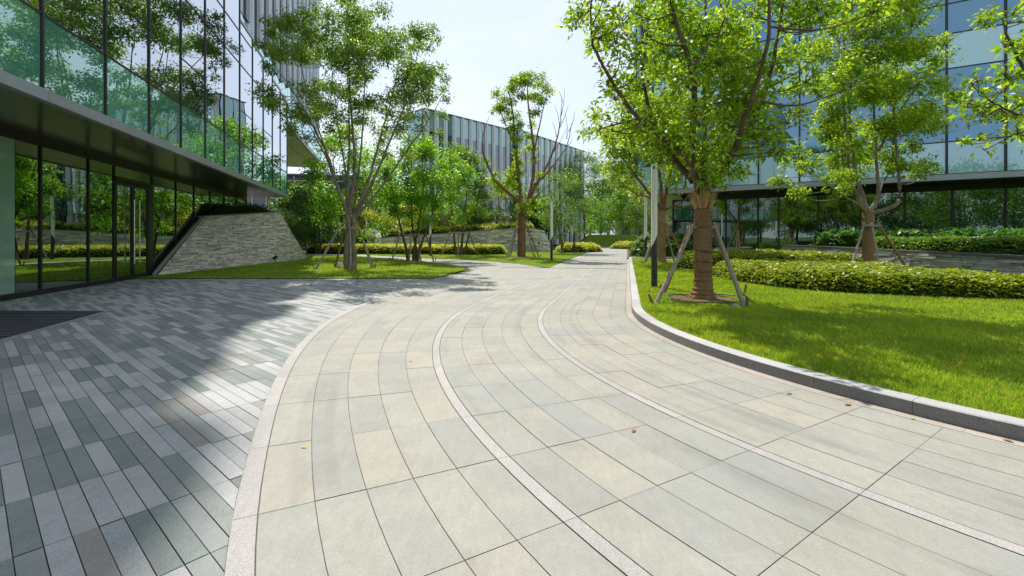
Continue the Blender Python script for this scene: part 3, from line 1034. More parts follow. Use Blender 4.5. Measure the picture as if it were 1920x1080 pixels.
# far finned office blocks
def finned(label, x0, y0, x1, y1, H, n, off, seed):
    L = math.hypot(x1 - x0, y1 - y0)
    b = empty('finned_office_block', (x0, y0, 0), math.atan2(y1 - y0, x1 - x0))
    tag(b, label, 'building')
    slab('wall', M['core'], b, 0, L, .35, 3.2, 0, H - .05)
    slab('roof', M['fascia'], b, -.1, L + .1, -.1, 3.3, H - .04, H + .05)
    p = L / n
    for i in range(n):
        f = MB(); xx = i * p
        f.box(xx, xx + .40 * p, -.06, .3, .3, H - .06)
        f.box(xx + .15 * p, xx + .25 * p, -.16, -.062, .3, H - .06)
        f.build('fin', M['fin'], b)
        zz = H - .1
        for k, (hgt, m) in enumerate(((2.3, 'teal'), (3.4, 'darkwin'), (1.4, 'teal'), (2.9, 'darkwin'), (1.4, 'teal'))):
            slab('window' if m == 'darkwin' else 'spandrel_panel', M[m], b, xx + .41 * p, xx + .99 * p, .08, .12, zz - hgt + .03, zz)
            zz -= hgt
    for i in range(2):
        slab('side_window', M['teal'], b, -.06, -.01, .4 + 1.35 * i, .4 + 1.35 * i + 1.28, H - 3.4, H - .1)
        slab('side_window', M['darkwin'], b, -.06, -.01, .4 + 1.35 * i, .4 + 1.35 * i + 1.28, .5, H - 3.5)
    return b


p0, p1 = at(797, 203, 50), at(962, 246, 60.5)
finned('long pale finned office block, the nearer one, whose roofline falls behind the central pollarded tree', p0[0], 50, p1[0], 60.5, 15.25, 11, 0, 1)
p0, p1 = at(975, 243, 60.2), at(1097, 283, 75.5)
finned('pale finned office block standing farther back, to the right of the long one', p0[0], 60.2, p1[0], 75.5, 15.25, 12, 0, 2)
lo = empty('glass_pavilion', (-31, 50, 0), R(12))
tag(lo, 'low blue glass block glimpsed under the beige soffit of the tower', 'building')
slab('wall', M['core'], lo, 0, 14, .1, 8, 0, 8.2); slab('roof', M['fascia'], lo, -.1, 14.1, -.1, 8.1, 8.22, 8.4)
for i in range(10):
    slab('window', M['darkwin'], lo, 1.4 * i + .05, 1.4 * i + 1.3, 0, .05, .2, 8.1)
    slab('fin', M['fin'], lo, 1.4 * i - .04, 1.4 * i + .04, -.15, -.002, .2, 8.15)
fb = empty('distant_stone_building', (27, 118, 0), R(-8))
tag(fb, 'small pale stone building far off between the path trees', 'building')
slab('wall', M['beige'], fb, 0, 24, 0, 10, 0, 20); slab('roof', M['fascia'], fb, -.3, 24.3, -.3, 10.3, 20.01, 20.6)
for i in range(8):
    for j in range(5):
        slab('window', M['darkwin'], fb, 1 + 2.9 * i, 2.9 + 2.9 * i, -.08, -.01, 2 + 3.6 * j, 4.2 + 3.6 * j)

fc = MB(); fc.sheet([(-15.4, 29.5), (-20, 47), (-40, 52), (-40, 26), (-18, 26)], .006); structure(fc.build('forecourt', M['strip']))
# ------------------------------------------------------------------ entrance mat
mt_ = MB(); mp = [(-7.62, 8.70), (-6.68, 5.5), (-9.9, 5.5), (-10.6, 8.75)]
root = empty('entrance_mat', (-8.6, 7.2, 0)); tag(root, 'dark ribbed entrance mat with metal rim at the left edge', 'mat')
o = MB(); o.prism([(x + 8.6, y - 7.2) for x, y in mp], .002, .012); o.build('ribbed_surface', M['mat'], root)
rim = MB()
a, b = np.array([-7.62 + 8.6, 8.70 - 7.2]), np.array([-6.68 + 8.6, 5.5 - 7.2])
n_ = np.array([.96, .28]) * .09
rim.prism([tuple(a + np.array([0, .05])), tuple(b), tuple(b + n_), tuple(a + n_ + np.array([0, .05]))], .002, .016)
rim.build('rim', M['fascia'], root)

# ------------------------------------------------------------------ stone walls and planters
stone_wall('battered_stone_wall', 'battered grey split-stone planter wall with slanting ends below the left building', [(-12.68, 16.55, .0), (-12.72, 19.5, 0), (-12.76, 22.5, 0), (-12.8, 26, 0), (-12.85, 28.6, 0), (-13.2, 29.8, 0), (-13.9, 30.4, 0)],
           [(-13.78, 20.75, 2.26), (-13.7, 22.2, 2.38), (-13.62, 24, 2.53), (-13.52, 25.6, 2.67), (-13.5, 26.6, 2.75), (-13.66, 27.3, 2.8), (-14.1, 27.7, 2.85)], M['stone'], M['cap'], .085, .2, .65, depth=.25, cap=.07, capw=.25, seed=4, prot=1.5)
ground_cover('planter_hedge', 'dark low hedge on top of the battered stone wall under the overhang', [(-13.95, 21.2), (-13.8, 24), (-13.7, 26.8), (-14.6, 27.3), (-15.3, 26), (-14.6, 23)], .5, .1, 500, M['lf_deep'], 2.05, .3, .2, 8, slope=lambda X, Y: (Y - 19.6) * .085)
sc = MB()   # sloping kerb beside the glass
sc.add([(-12.67, 16.45, .0), (-13.78, 20.7, 2.24), (-13.86, 20.68, 2.24), (-12.74, 16.43, .0), (-12.67, 16.45, .1), (-13.78, 20.7, 2.32), (-13.86, 20.68, 2.32), (-12.74, 16.43, .1)],
       [(3, 2, 1, 0), (4, 5, 6, 7), (0, 1, 5, 4), (1, 2, 6, 5), (2, 3, 7, 6), (3, 0, 4, 7)])
tag(sc.build('sloping_kerb', M['cap']), 'dark sloping coping between the glass front and the battered stone wall', 'kerb')
stone_wall('curved_stone_wall', 'curved split-stone retaining wall topped with yellow shrubs behind the central tree', [(-13, 45.5, 0), (-8, 44, 0), (-3, 43, 0), (1.2, 42.4, 0), (2.9, 42.9, 0), (3.9, 44.5, 0)],
           [(-13, 45.9, 1.25), (-8, 44.4, 1.55), (-3, 43.5, 1.9), (.8, 43.0, 2.15), (2.3, 43.4, 2.05), (3.1, 44.8, 1.9)], M['stone'], M['cap'], .15, .3, .9, depth=.4, cap=.09, capw=.3, seed=7, prot=2.6)
stone_wall('slate_planter_wall', 'low slate-clad planter wall with dark coping, in front of the right building', [(12.9, 22.2, 0), (13.9, 20, 0), (14.35, 17.5, 0), (14.9, 15.4, 0), (15.6, 13.2, 0), (16.5, 11, 0)],
           [(12.95, 22.25, .93), (13.95, 20.05, .89), (14.4, 17.55, .83), (14.95, 15.45, .79), (15.65, 13.25, .74), (16.55, 11.05, .7)], M['slate'], M['capdark'], .09, .25, .7, depth=.3, cap=.08, capw=.3, seed=9, prot=1.5)

# planting
hedge1 = [(6.6, 15.5), (6.5, 13.5), (6.75, 11.8), (7.4, 10.8), (8.5, 10.15), (10.0, 9.6), (11.5, 9.2), (12.6, 8.9), (12.8, 9.6), (11.3, 10.4), (11.2, 12), (11.9, 14), (12.2, 16.2), (10, 17.1), (8.2, 16.5)]
ground_cover('low_hedge', 'long low light-green hedge along the sunny right lawn, nearest the viewer', hedge1, .44, .115, 1500, M['lf_hedge'], ZL, .45, .16, 21, tilt=.6)
hedge2 = [(6.9, 19.0), (7.2, 17.4), (9.0, 17.1), (11.5, 17.4), (13.6, 17.8), (13.3, 20.2), (12.2, 21.8), (9.4, 22.2), (7.4, 21.0)]
ground_cover('low_hedge', 'low green hedge patch behind the straw-wrapped tree, before the right building', hedge2, .62, .12, 800, M['lf_hedge'], ZL, .5, .16, 22, tilt=.6)
ground_cover('planter_hedge', 'dense clipped green hedge in the slate planter by the right building', [(14.6, 19.4), (15.0, 17.6), (15.5, 15.6), (16.2, 13.3), (17.0, 11.2), (20.5, 13), (19.4, 16), (17.8, 18.2), (16.2, 20)], .60, .115, 950, M['lf_hedged'], .72, .4, .14, 23, tilt=.6)
ground_cover('hosta_bed', 'row of broad-leaved dark plants against the right building glass', [(13.9, 21.6), (15.9, 20.2), (17.9, 18.6), (19.8, 16.6), (22, 15), (23, 16.2), (20.5, 18.4), (17.6, 20.6), (15.2, 22.4)], .72, .34, 90, M['lf_deep'], .85, .35, .25, 24, tilt=.5, wid=.2, rise=.7, cat='plants')
ground_cover('golden_hedge', 'long low golden-yellow hedge in front of the curved stone wall', [(-17, 38.2), (-9, 36.6), (-3, 36.0), (-.6, 36.2), (-.4, 38.2), (-3, 39.5), (-10, 40.5), (-17, 41.5)], .68, .15, 320, M['lf_yellow'], 0, .5, .2, 25)
ground_cover('golden_hedge', 'golden-yellow shrubs growing on top of the curved stone wall', [(-12.5, 46.3), (-8, 44.9), (-3, 44.0), (.6, 43.6), (2.2, 44), (2, 45.6), (-3, 46), (-8, 47), (-12.5, 48.4)], .75, .16, 260, M['lf_yellow'], 1.35, .5, .3, 26, slope=lambda X, Y: .04 * (X + 12))
ground_cover('golden_hedge', 'rounded yellow-green shrub at the foot of the multi-stem shrub beside the path', [(4.2, 40.2), (6.3, 40.6), (8.4, 43), (7.9, 45.6), (5.5, 45), (4, 43)], .75, .15, 330, M['lf_yellow'], 0, .8, .2, 27)
ground_cover('golden_hedge', 'yellow ground-cover mound on the right side of the far path', [(11.4, 54), (13.6, 50.5), (17, 46), (19, 52), (16, 56), (12.5, 57)], .75, .16, 250, M['lf_yellow'], 0, 1.2, .2, 28)
ground_cover('leafy_shrub', 'broad-leaved variegated shrub beside the right lamp posts', [(8.9, 34.5), (9.6, 32.2), (11.4, 31.6), (13.4, 33), (13.4, 36.5), (11.5, 38), (9.6, 37)], 1.35, .3, 170, M['lf_big'], 0, 1.2, .2, 29, cat='shrub', tilt=.5, wid=.32)

# ------------------------------------------------------------------ trees
# A: straw-wrapped tree on the right lawn
base, loc, k = px_tree(1318, 9.6, ZL)
rg = np.random.default_rng(5)
limbs = [([(0, 0, -.1), (0, 0, .5), (.02, 0, 1.5), (.0, 0, 2.25), (.02, 0, 2.5)], .155, .148),
         ([loc(1312, 352), loc(1285, 300, -.1), loc(1232, 262, -.25), loc(1192, 230, -.3), loc(1160, 192, -.3), loc(1128, 131, -.2), loc(1110, 96, -.2), loc(1107, 60, -.1), loc(1108, 5, 0)], .07, .015),
         ([loc(1308, 348), loc(1279, 305, -.5), loc(1277, 200, -.7), loc(1268, 140, -.7), loc(1250, 70, -.6), loc(1240, 25, -.5), loc(1215, -40, -.4)], .08, .025),
         ([loc(1275, 150, -.7), loc(1300, 110, -.6), loc(1325, 88, -.5), loc(1350, 20, -.4)], .05, .015),
         ([loc(1320, 345), loc(1328, 270, .2), loc(1335, 180, .4), loc(1342, 60, .5), loc(1345, -60, .6)], .07, .02),
         ([loc(1330, 345), loc(1362, 305, .1), loc(1405, 240, .0), loc(1432, 165, -.1), loc(1450, 90, -.1), loc(1472, -20, 0)], .085, .025),
         ([loc(1362, 300, .1), loc(1378, 240, .5), loc(1392, 170, .8), loc(1400, 60, 1.0), loc(1395, -60, 1.1)], .07, .02),
         ([loc(1390, 195, .4), loc(1440, 165, .2), loc(1500, 132, .1), loc(1545, 100, .1)], .035, .01),
         ([loc(1300, 340), loc(1262, 260, .6), loc(1240, 150, 1.1), loc(1232, 30, 1.3)], .08, .02),
         ([loc(1325, 348), loc(1345, 310, -.5), loc(1352, 230, -1.1), loc(1365, 130, -1.5), loc(1360, 0, -1.6)], .075, .02)]
cl = [(1115, 25, 34), (1092, 8, 26), (1140, 38, 30), (1150, -25, 36), (1110, -45, 36), (1180, 42, 24), (1192, 28, 22), (1150, 82, 26), (1125, 66, 20), (1172, 104, 15), (1180, 145, 34), (1140, 140, 20), (1150, 185, 24), (1132, 162, 18), (1210, 170, 38),
      (1172, 215, 24), (1222, 222, 38), (1252, 255, 44), (1282, 240, 38), (1108, 230, 14), (1106, 262, 10), (1290, 290, 40), (1322, 295, 40), (1362, 282, 34), (1322, 200, 44), (1370, 190, 48), (1420, 190, 38), (1390, 120, 52), (1330, 115, 44),
      (1290, 62, 40), (1252, 42, 44), (1242, 102, 40), (1222, 20, 30), (1350, 52, 52), (1420, 62, 52), (1462, 102, 40), (1482, 42, 44), (1440, 140, 34), (1380, 20, 48), (1320, 10, 48), (1502, 20, 34), (1530, 0, 34), (1470, 170, 34), (1432, 240, 30),
      (1402, 292, 28), (1340, 325, 30), (1300, 325, 24), (1482, 212, 22), (1450, -25, 40), (1380, -35, 44), (1300, -35, 44), (1230, -30, 40), (1262, 175, 36), (1300, 150, 36),
      (1350, 240, 40), (1400, 250, 34), (1310, 250, 36), (1225, 120, 30), (1355, 150, 36), (1405, 20, 40), (1510, 95, 24), (1530, 60, 26), (1250, -10, 40), (1195, 250, 24), (1235, 300, 22)]
A = tree('staked_tree', 'large bright-leaved tree with straw-wrapped trunk on the right lawn, nearest the kerb', 'tree', base, limbs, clumps_px(cl, loc, k, .95, rg, 1.0, .55), .135, 1.6, M['lf_main'], M['barkd'], None, 51, 10, True)
# straw wrap with root flare and fringe
wv = MB()
hh = [-.02, .08, .2, .34, .5, .7, .95, 1.2, 1.5, 1.8, 2.08]
rr_ = [.30, .25, .205, .188, .178, .173, .17, .168, .167, .167, .17]
pts_, rad_ = [], []
for i in range(len(hh) - 1):
    for q in range(6):
        t = q / 6
        z = hh[i] * (1 - t) + hh[i + 1] * t
        pts_.append((.01 * math.sin(z * 3), .01 * math.cos(z * 2), z)); rad_.append((rr_[i] * (1 - t) + rr_[i + 1] * t) + (.010 * math.sin(z * 62) + random.uniform(-.006, .006) if z > .15 else random.uniform(-.02, .02)))
wv.tube(pts_, rad_, 28)
# make the flare lumpy like roots
for i, (x, y, z) in enumerate(wv.v):
    if z < .32:
        a = math.atan2(y, x); f = 1 + .12 * math.sin(a * 7 + 1) * (1 - z / .32); wv.v[i] = (x * f, y * f, z)
    else:
        a = math.atan2(y, x); f = 1 + .02 * math.sin(a * 5 + z * 9); wv.v[i] = (x * f, y * f, z)
wv.build('straw_wrap', M['straw'], A, smooth=True)
fg = MB()
for i in range(320):
    a = random.uniform(0, 6.28); r0 = .17
    h = random.uniform(.12, .32); lean = random.uniform(.01, .2)
    z = random.uniform(1.85, 2.12)
    p0 = np.array([math.cos(a) * r0, math.sin(a) * r0, z]); p1 = np.array([math.cos(a) * (r0 + lean), math.sin(a) * (r0 + lean), z + h]); sd = np.array([-math.sin(a), math.cos(a), 0]) * .011
    fg.add([p0 - sd, p0 + sd, p1], [(0, 1, 2)])
fg.build('straw_fringe', M['fringe'], A)
fy = MB()
for i in range(900):
    a = random.uniform(0, 6.28); z = random.uniform(.3, 2.05); r0 = .174 + .006 * math.sin(z * 62)
    da = random.uniform(-.25, .25); dz = random.gauss(0, .035); o_ = random.uniform(.004, .035)
    p0 = np.array([math.cos(a) * r0, math.sin(a) * r0, z]); p1 = np.array([math.cos(a + da) * (r0 + o_), math.sin(a + da) * (r0 + o_), z + dz])
    fy.add([p0 - (0, 0, .004), p0 + (0, 0, .004), p1], [(0, 1, 2)])
fy.build('loose_straw', M['fringe'], A)
rp = MB()
for z in (.55, .78, 1.02, 1.27, 1.52, 1.86):
    c = [(math.cos(t) * .179, math.sin(t) * .179, z + .03 * math.sin(t + z * 5)) for t in np.linspace(0, 6.4, 26)]
    rp.tube(c, [.008] * 26, 5)
rp.build('rope', M['barkd'], A)
# soil ring and hose
so = MB(); c = [(3.95 + (.62 + .07 * math.sin(t * 5)) * math.cos(t), 9.6 + (.6 + .05 * math.sin(t * 3)) * math.sin(t)) for t in np.linspace(0, 6.283, 28, endpoint=False)]
so.prism(c, ZL - .01, ZL + .035); structure(so.build('soil_ring', M['soil']))
so = MB(); so.prism([(.7 + (1.0 + .1 * math.sin(t * 4)) * math.cos(t), 31.9 + .8 * math.sin(t)) for t in np.linspace(0, 6.283, 24, endpoint=False)], .0, .05); structure(so.build('soil_ring', M['soil']))
hs = MB(); hs.tube([(4.0 + (.80 + .04 * math.sin(t * 2)) * math.cos(t), 9.53 + .68 * math.sin(t), ZL + .05 + .015 * math.sin(t * 3)) for t in np.linspace(.3, 6.9, 40)], [.014] * 40, 6)
tag(hs.build('garden_hose', M['hose'], smooth=True), 'thin green hose looped on the grass round the straw-wrapped tree', 'hose')

# B: tree behind A
base, loc, k = px_tree(1240, 23, ZL)
limbs = [([(0, 0, -.1), (0, 0, 1), (0, 0, 2.3), (0, 0, 2.9)], .2, .15),
         ([loc(1240, 392), loc(1205, 345, .1), loc(1165, 290, .2), loc(1130, 250, .3)], .09, .02), ([loc(1242, 392), loc(1232, 320, -.3), loc(1215, 240, -.5), loc(1195, 170, -.6)], .1, .02),
         ([loc(1240, 388), loc(1212, 372, -.5), loc(1180, 366, -1), loc(1150, 345, -1.3)], .06, .02), ([loc(1244, 390), loc(1262, 320, .4), loc(1280, 240, .6), loc(1290, 160, .6)], .1, .02),
         ([loc(1244, 395), loc(1275, 378, -.5), loc(1305, 345, -.8)], .06, .02)]
cl = [(1112, 230, 11), (1136, 272, 14), (1160, 250, 22), (1182, 280, 24), (1150, 310, 20), (1190, 322, 24), (1222, 290, 26), (1200, 240, 24), (1230, 240, 28), (1262, 300, 26), (1256, 340, 22), (1170, 345, 16), (1142, 340, 12), (1212, 352, 20), (1180, 205, 22), (1270, 250, 28), (1130, 292, 14), (1210, 190, 22), (1245, 190, 25), (1280, 190, 25), (1240, 150, 25), (1290, 320, 20), (1195, 160, 18), (1160, 290, 16)]
B = tree('staked_tree', 'smaller tree with wrapped trunk behind the two right lamp posts', 'tree', base, limbs, clumps_px(cl, loc, k, 1.1, rg, 1.1, .6), .17, 2.2, M['lf_main'], M['barkr'], None, 52, 8)
wv = MB(); zz = np.linspace(0, 2.6, 60); wv.tube([(0, 0, z) for z in zz], [.205 + .012 * math.sin(z * 40) + (.09 * (1 - z / .25) if z < .25 else 0) for z in zz], 16)
wv.build('straw_wrap', M['straw'], B, smooth=True)

# C: vase-shaped tree in the low hedge
base, loc, k = px_tree(1628, 16.8, ZL)
limbs = [([(0, 0, -.1), (0, 0, 1), (0, 0, 1.9), (0, 0, 2.25)], .175, .17),
         ([loc(1622, 398), loc(1600, 368, -.2), loc(1578, 330, -.4), loc(1568, 250, -.5), loc(1555, 150, -.5), loc(1560, 80, -.4)], .09, .02),
         ([loc(1626, 395), loc(1615, 330, .2), loc(1608, 260, .3), loc(1602, 150, .3), loc(1610, 60, .3)], .09, .02),
         ([loc(1632, 395), loc(1650, 365, .1), loc(1652, 300, .2), loc(1650, 180, .3), loc(1655, 60, .3)], .09, .02),
         ([loc(1634, 400), loc(1665, 388, -.2), loc(1678, 370, -.2), loc(1674, 300, -.2), loc(1672, 180, -.1), loc(1690, 80, 0)], .09, .02),
         ([loc(1640, 392), loc(1672, 350, .5), loc(1695, 320, .7), loc(1730, 260, .8), loc(1765, 210, .8)], .05, .012),
         ([loc(1624, 402), loc(1590, 388, -.6), loc(1545, 372, -1.0), loc(1510, 352, -1.2), loc(1470, 328, -1.3)], .05, .012),
         ([loc(1655, 280, .2), loc(1700, 200, .2), loc(1760, 110, .2), loc(1785, 70, .2)], .05, .01)]
cl = [(1640, 25, 30), (1670, 15, 22), (1600, 52, 30), (1570, 66, 27), (1630, 70, 34), (1552, 95, 27), (1530, 78, 14), (1590, 110, 34), (1650, 110, 34), (1700, 72, 27), (1722, 90, 24), (1760, 76, 17), (1782, 66, 11), (1690, 112, 28), (1735, 112, 21), (1522, 150, 24), (1552, 160, 30), (1600, 170, 34), (1650, 170, 36), (1700, 160, 30), (1745, 160, 21),
      (1512, 200, 18), (1540, 222, 28), (1590, 236, 33), (1640, 240, 36), (1700, 230, 34), (1750, 222, 26), (1770, 190, 23), (1790, 232, 19), (1552, 270, 24), (1580, 292, 26), (1630, 292, 24), (1690, 282, 28), (1730, 272, 20), (1575, 330, 18), (1480, 330, 14), (1510, 345, 15), (1540, 356, 11), (1466, 320, 9), (1570, 352, 13), (1700, 312, 20), (1662, 322, 16), (1640, -10, 28), (1690, 30, 22), (1610, 0, 24)]
Ct = tree('staked_tree', 'vase-shaped green tree rising from the low hedge before the right building', 'tree', base, limbs, clumps_px(cl, loc, k, 1.15, rg, 1.0, .9), .135, 2.7, M['lf_main'], M['bark'], None, 53, 8)
wv = MB(); zz = np.linspace(0, 2.2, 40); wv.tube([(0, 0, z) for z in zz], [.19 + .012 * math.sin(z * 45) for z in zz], 14)
wv.build('straw_wrap', M['straw'], Ct, smooth=True)

# D: tree at the right edge, only its branches reach in
base, loc, k = px_tree(2085, 8.6, ZL)
limbs = [([(0, 0, -.1), (0, 0, 1.5), (0, 0, 2.4)], .2, .15), ([loc(2085, 310), loc(2040, 262, 0), loc(1980, 235, -.1), loc(1920, 225, -.1), loc(1870, 205, -.1), loc(1825, 180, -.1)], .06, .008),
         ([loc(2085, 300), loc(2030, 240, .3), loc(1960, 130, .3), (loc(1915, 70, .2)), loc(1900, 25, .2)], .06, .01), ([loc(2040, 262), loc(1980, 255, -.3), loc(1920, 262, -.4), loc(1855, 262, -.4)], .03, .006),
         ([loc(2085, 300), loc(2100, 150, 0), loc(2110, -50, 0)], .1, .03)]
cl = [(1798, 160, 15), (1830, 162, 20), (1860, 172, 21), (1830, 186, 16), (1890, 190, 19), (1912, 172, 18), (1850, 212, 13), (1828, 218, 12), (1880, 250, 21), (1850, 257, 14), (1910, 246, 19), (1838, 280, 9), (1904, 20, 15), (1912, 36, 12), (1917, 72, 14), (1905, 78, 10), (1960, 190, 30), (1960, 80, 34), (2000, 150, 40), (2030, 60, 50), (1980, 10, 40), (2060, 180, 40), (2100, 100, 60), (2150, 150, 60), (2100, 0, 60), (2160, 40, 60), (1950, 260, 22)]
tree('leafy_tree', 'tree just beyond the right edge whose leafy branches reach into view', 'tree', base, limbs, clumps_px(cl, loc, k, .3, rg, 1.0, .3), .135, 1.7, M['lf_main'], M['barkd'], None, 54, 8)

# E: open vase-shaped tree on the left lawn
base, loc, k = px_tree(655, 20.2, .02)
limbs = [([(-.14, 0, -.1), (-.12, 0, .8), (-.05, 0, 2.0), loc(652, 395)], .125, .10), ([(.16, .1, -.1), (.14, .1, .9), (.14, .1, 2.0), loc(665, 400, .1)], .14, .10),
         ([loc(652, 400), loc(637, 357, -.2), loc(622, 293, -.5), loc(597, 240, -.7), loc(573, 193, -.8), loc(517, 113, -.9)], .09, .012),
         ([loc(650, 395), loc(648, 330, .3), loc(646, 240, .6), loc(640, 150, .8), loc(632, 60, .9)], .08, .012),
         ([loc(655, 400), loc(668, 310, -.2), loc(665, 220, -.4), loc(660, 120, -.5), loc(652, 25, -.5)], .09, .012),
         ([loc(664, 400, .1), loc(688, 330, .4), loc(705, 250, .7), loc(725, 170, .9), loc(742, 80, 1.0)], .08, .012),
         ([loc(666, 402, .1), loc(700, 350, -.3), loc(738, 270, -.6), loc(770, 200, -.9), loc(795, 110, -1.1)], .085, .012),
         ([loc(668, 405, .1), loc(716, 345, .2), loc(762, 275, .4), loc(800, 220, .5), loc(828, 170, .5)], .07, .01),
         ([loc(645, 385), loc(610, 305, .4), loc(572, 240, .8), loc(540, 190, 1.0)], .06, .01), ([loc(655, 390), loc(630, 300, 1.0), loc(605, 200, 1.6), loc(590, 90, 1.9)], .06, .01),
         ([loc(662, 395, .1), loc(690, 300, -1.0), loc(705, 190, -1.6), loc(710, 70, -1.9)], .06, .01), ([loc(622, 293, -.5), loc(600, 210, -.9), loc(580, 120, -1.1), loc(560, 60, -1.2)], .035, .008)]
cl = [(650, 10, 18), (630, 15, 15), (680, 20, 15), (600, 45, 18), (575, 60, 16), (560, 45, 10), (540, 52, 14), (545, 76, 18), (570, 85, 20), (520, 70, 15), (512, 46, 8), (600, 90, 22), (640, 60, 22), (670, 70, 22), (700, 56, 20), (725, 70, 20), (745, 60, 15), (755, 82, 18), (700, 96, 24), (735, 110, 24), (770, 110, 20), (790, 86, 14), (815, 76, 10), (805, 96, 10), (765, 146, 22), (800, 140, 16), (830, 130, 8), (825, 156, 10), (790, 170, 18), (830, 180, 10), (815, 196, 12), (750, 176, 24), (710, 146, 25), (670, 120, 24), (640, 110, 22),
      (620, 140, 22), (585, 130, 22), (556, 116, 16), (530, 106, 14), (500, 92, 12), (482, 68, 7), (506, 60, 8), (560, 160, 18), (590, 180, 18), (536, 190, 14), (520, 200, 12), (545, 212, 16), (566, 226, 14), (640, 180, 18), (690, 190, 18), (730, 206, 18), (770, 220, 14), (800, 226, 10), (650, 230, 13), (705, 240, 13), (500, 122, 8), (516, 140, 8), (660, 150, 18), (690, 30, 14), (615, 70, 16), (580, 235, 14), (610, 225, 14), (680, 235, 14), (735, 240, 15), (760, 250, 13), (790, 245, 11), (640, 255, 12), (600, 265, 12), (705, 275, 12), (555, 245, 12), (665, 205, 16), (745, 275, 11), (625, 210, 14)]
tree('multi_stem_tree', 'tall open multi-stemmed tree with small leaves, held by poles on the left lawn', 'tree', base, limbs, clumps_px(cl, loc, k, 1.5, rg, 1.2, .9), .125, 2.0, M['lf_dark'], M['bark'], None, 55, 7)

# F, G: smaller multi-stem trees on the left lawn and beyond
base, loc, k = px_tree(775, 26.5, .02)
limbs = [([(-.3, 0, -.1), (-.4, 0, .6), loc(752, 430, 0), loc(738, 380, .3), loc(725, 320, .5)], .13, .02), ([(0, 0, -.1), (.05, .1, .8), loc(782, 430, .2), loc(790, 370, .4), loc(795, 290, .4)], .13, .02), ([(.25, 0, -.1), (.35, -.1, .6), loc(806, 420, -.3), loc(820, 370, -.5), loc(835, 310, -.6)], .11, .02), ([(.1, .1, -.1), (.1, .3, .7), loc(768, 420, .6), loc(765, 340, 1), loc(765, 280, 1)], .1, .02)]
cl = [(740, 300, 25), (770, 272, 22), (800, 286, 25), (830, 300, 25), (720, 330, 22), (760, 330, 28), (800, 330, 28), (840, 340, 25), (870, 322, 18), (740, 370, 25), (780, 370, 28), (820, 380, 25), (850, 376, 20), (860, 410, 14), (730, 400, 16), (706, 360, 15), (770, 402, 16), (806, 412, 14), (790, 262, 16), (850, 305, 18)]
tree('multi_stem_tree', 'dense bright-green multi-stemmed tree on props, second on the left lawn', 'tree', base, limbs, clumps_px(cl, loc, k, 1.2, rg, 1.0, .7), .16, 2.2, M['lf_bright'], M['barkd'], None, 56, 6)
base, loc, k = px_tree(862, 35.5, .015)
limbs = [([(-.3, 0, -.1), (-.4, 0, 1), loc(848, 400), loc(840, 330)], .14, .02), ([(.1, 0, -.1), (.2, 0, 1.2), loc(872, 390), loc(880, 310)], .15, .02), ([(.3, .1, -.1), (.6, .1, 1.2), loc(892, 390, .5), loc(900, 330, .6)], .1, .02)]
cl = [(850, 290, 18), (880, 290, 18), (900, 320, 15), (865, 325, 20), (835, 312, 14), (890, 350, 18), (850, 360, 18), (875, 380, 17), (905, 370, 12), (846, 394, 11), (895, 398, 11), (910, 340, 10), (865, 278, 12), (830, 345, 12)]
tree('multi_stem_tree', 'olive-green multi-stemmed tree on props before the golden hedge', 'tree', base, limbs, clumps_px(cl, loc, k, 1.2, rg, 1.1, .8), .19, 2.2, M['lf_mid'], M['barkd'], None, 57, 6)

# H: pollarded central tree with bare limbs
base, loc, k = px_tree(978, 32, .015)
limbs = [([(0, 0, -.1), (0, 0, 1.2), (.03, 0, 2.6), loc(981, 388)], .30, .26),
         ([loc(978, 400), loc(974, 345), loc(966, 275, .1), loc(961, 205, .2), loc(950, 160, .2)], .15, .035), ([loc(984, 400), loc(999, 335, -.1), loc(1001, 280, -.2), loc(991, 205, -.2), loc(988, 145, -.2)], .15, .03),
         ([loc(985, 385), loc(1012, 335, .3), loc(1034, 292, .4), loc(1050, 238, .5), loc(1055, 185, .5)], .14, .012), ([loc(998, 350), loc(1028, 322, -.3), loc(1060, 278, -.5), loc(1070, 235, -.6)], .09, .012),
         ([loc(976, 380), loc(932, 342, -.3), loc(909, 295, -.5), loc(906, 260, -.5), loc(918, 222, -.5)], .13, .012), ([loc(990, 388), loc(1012, 362, 0), loc(1030, 345, .1)], .08, .02), ([loc(966, 275, .1), loc(945, 225, .3), loc(930, 180, .3)], .07, .02), ([loc(1000, 290, -.2), loc(1015, 220, -.1), loc(1028, 165, -.1)], .07, .015)]
for (a, b, d) in (((1050, 238), (1040, 195), .2), ((1050, 238), (1068, 190), .7), ((1053, 215), (1060, 160), .5), ((1055, 190), (1048, 165), .4), ((1060, 278), (1072, 262), -.3), ((1034, 292), (1045, 262), .6), ((1062, 262), (1058, 215), -.4), ((906, 262), (900, 232), -.5), ((910, 300), (898, 285), -.6), ((1036, 288), (1062, 240), .2), ((1065, 250), (1075, 215), -.7), ((1044, 255), (1036, 225), .4)):
    limbs.append(([loc(*a, d * .6), loc((a[0] + b[0]) / 2 + 2, (a[1] + b[1]) / 2, d), loc(*b, d)], .03, .008))
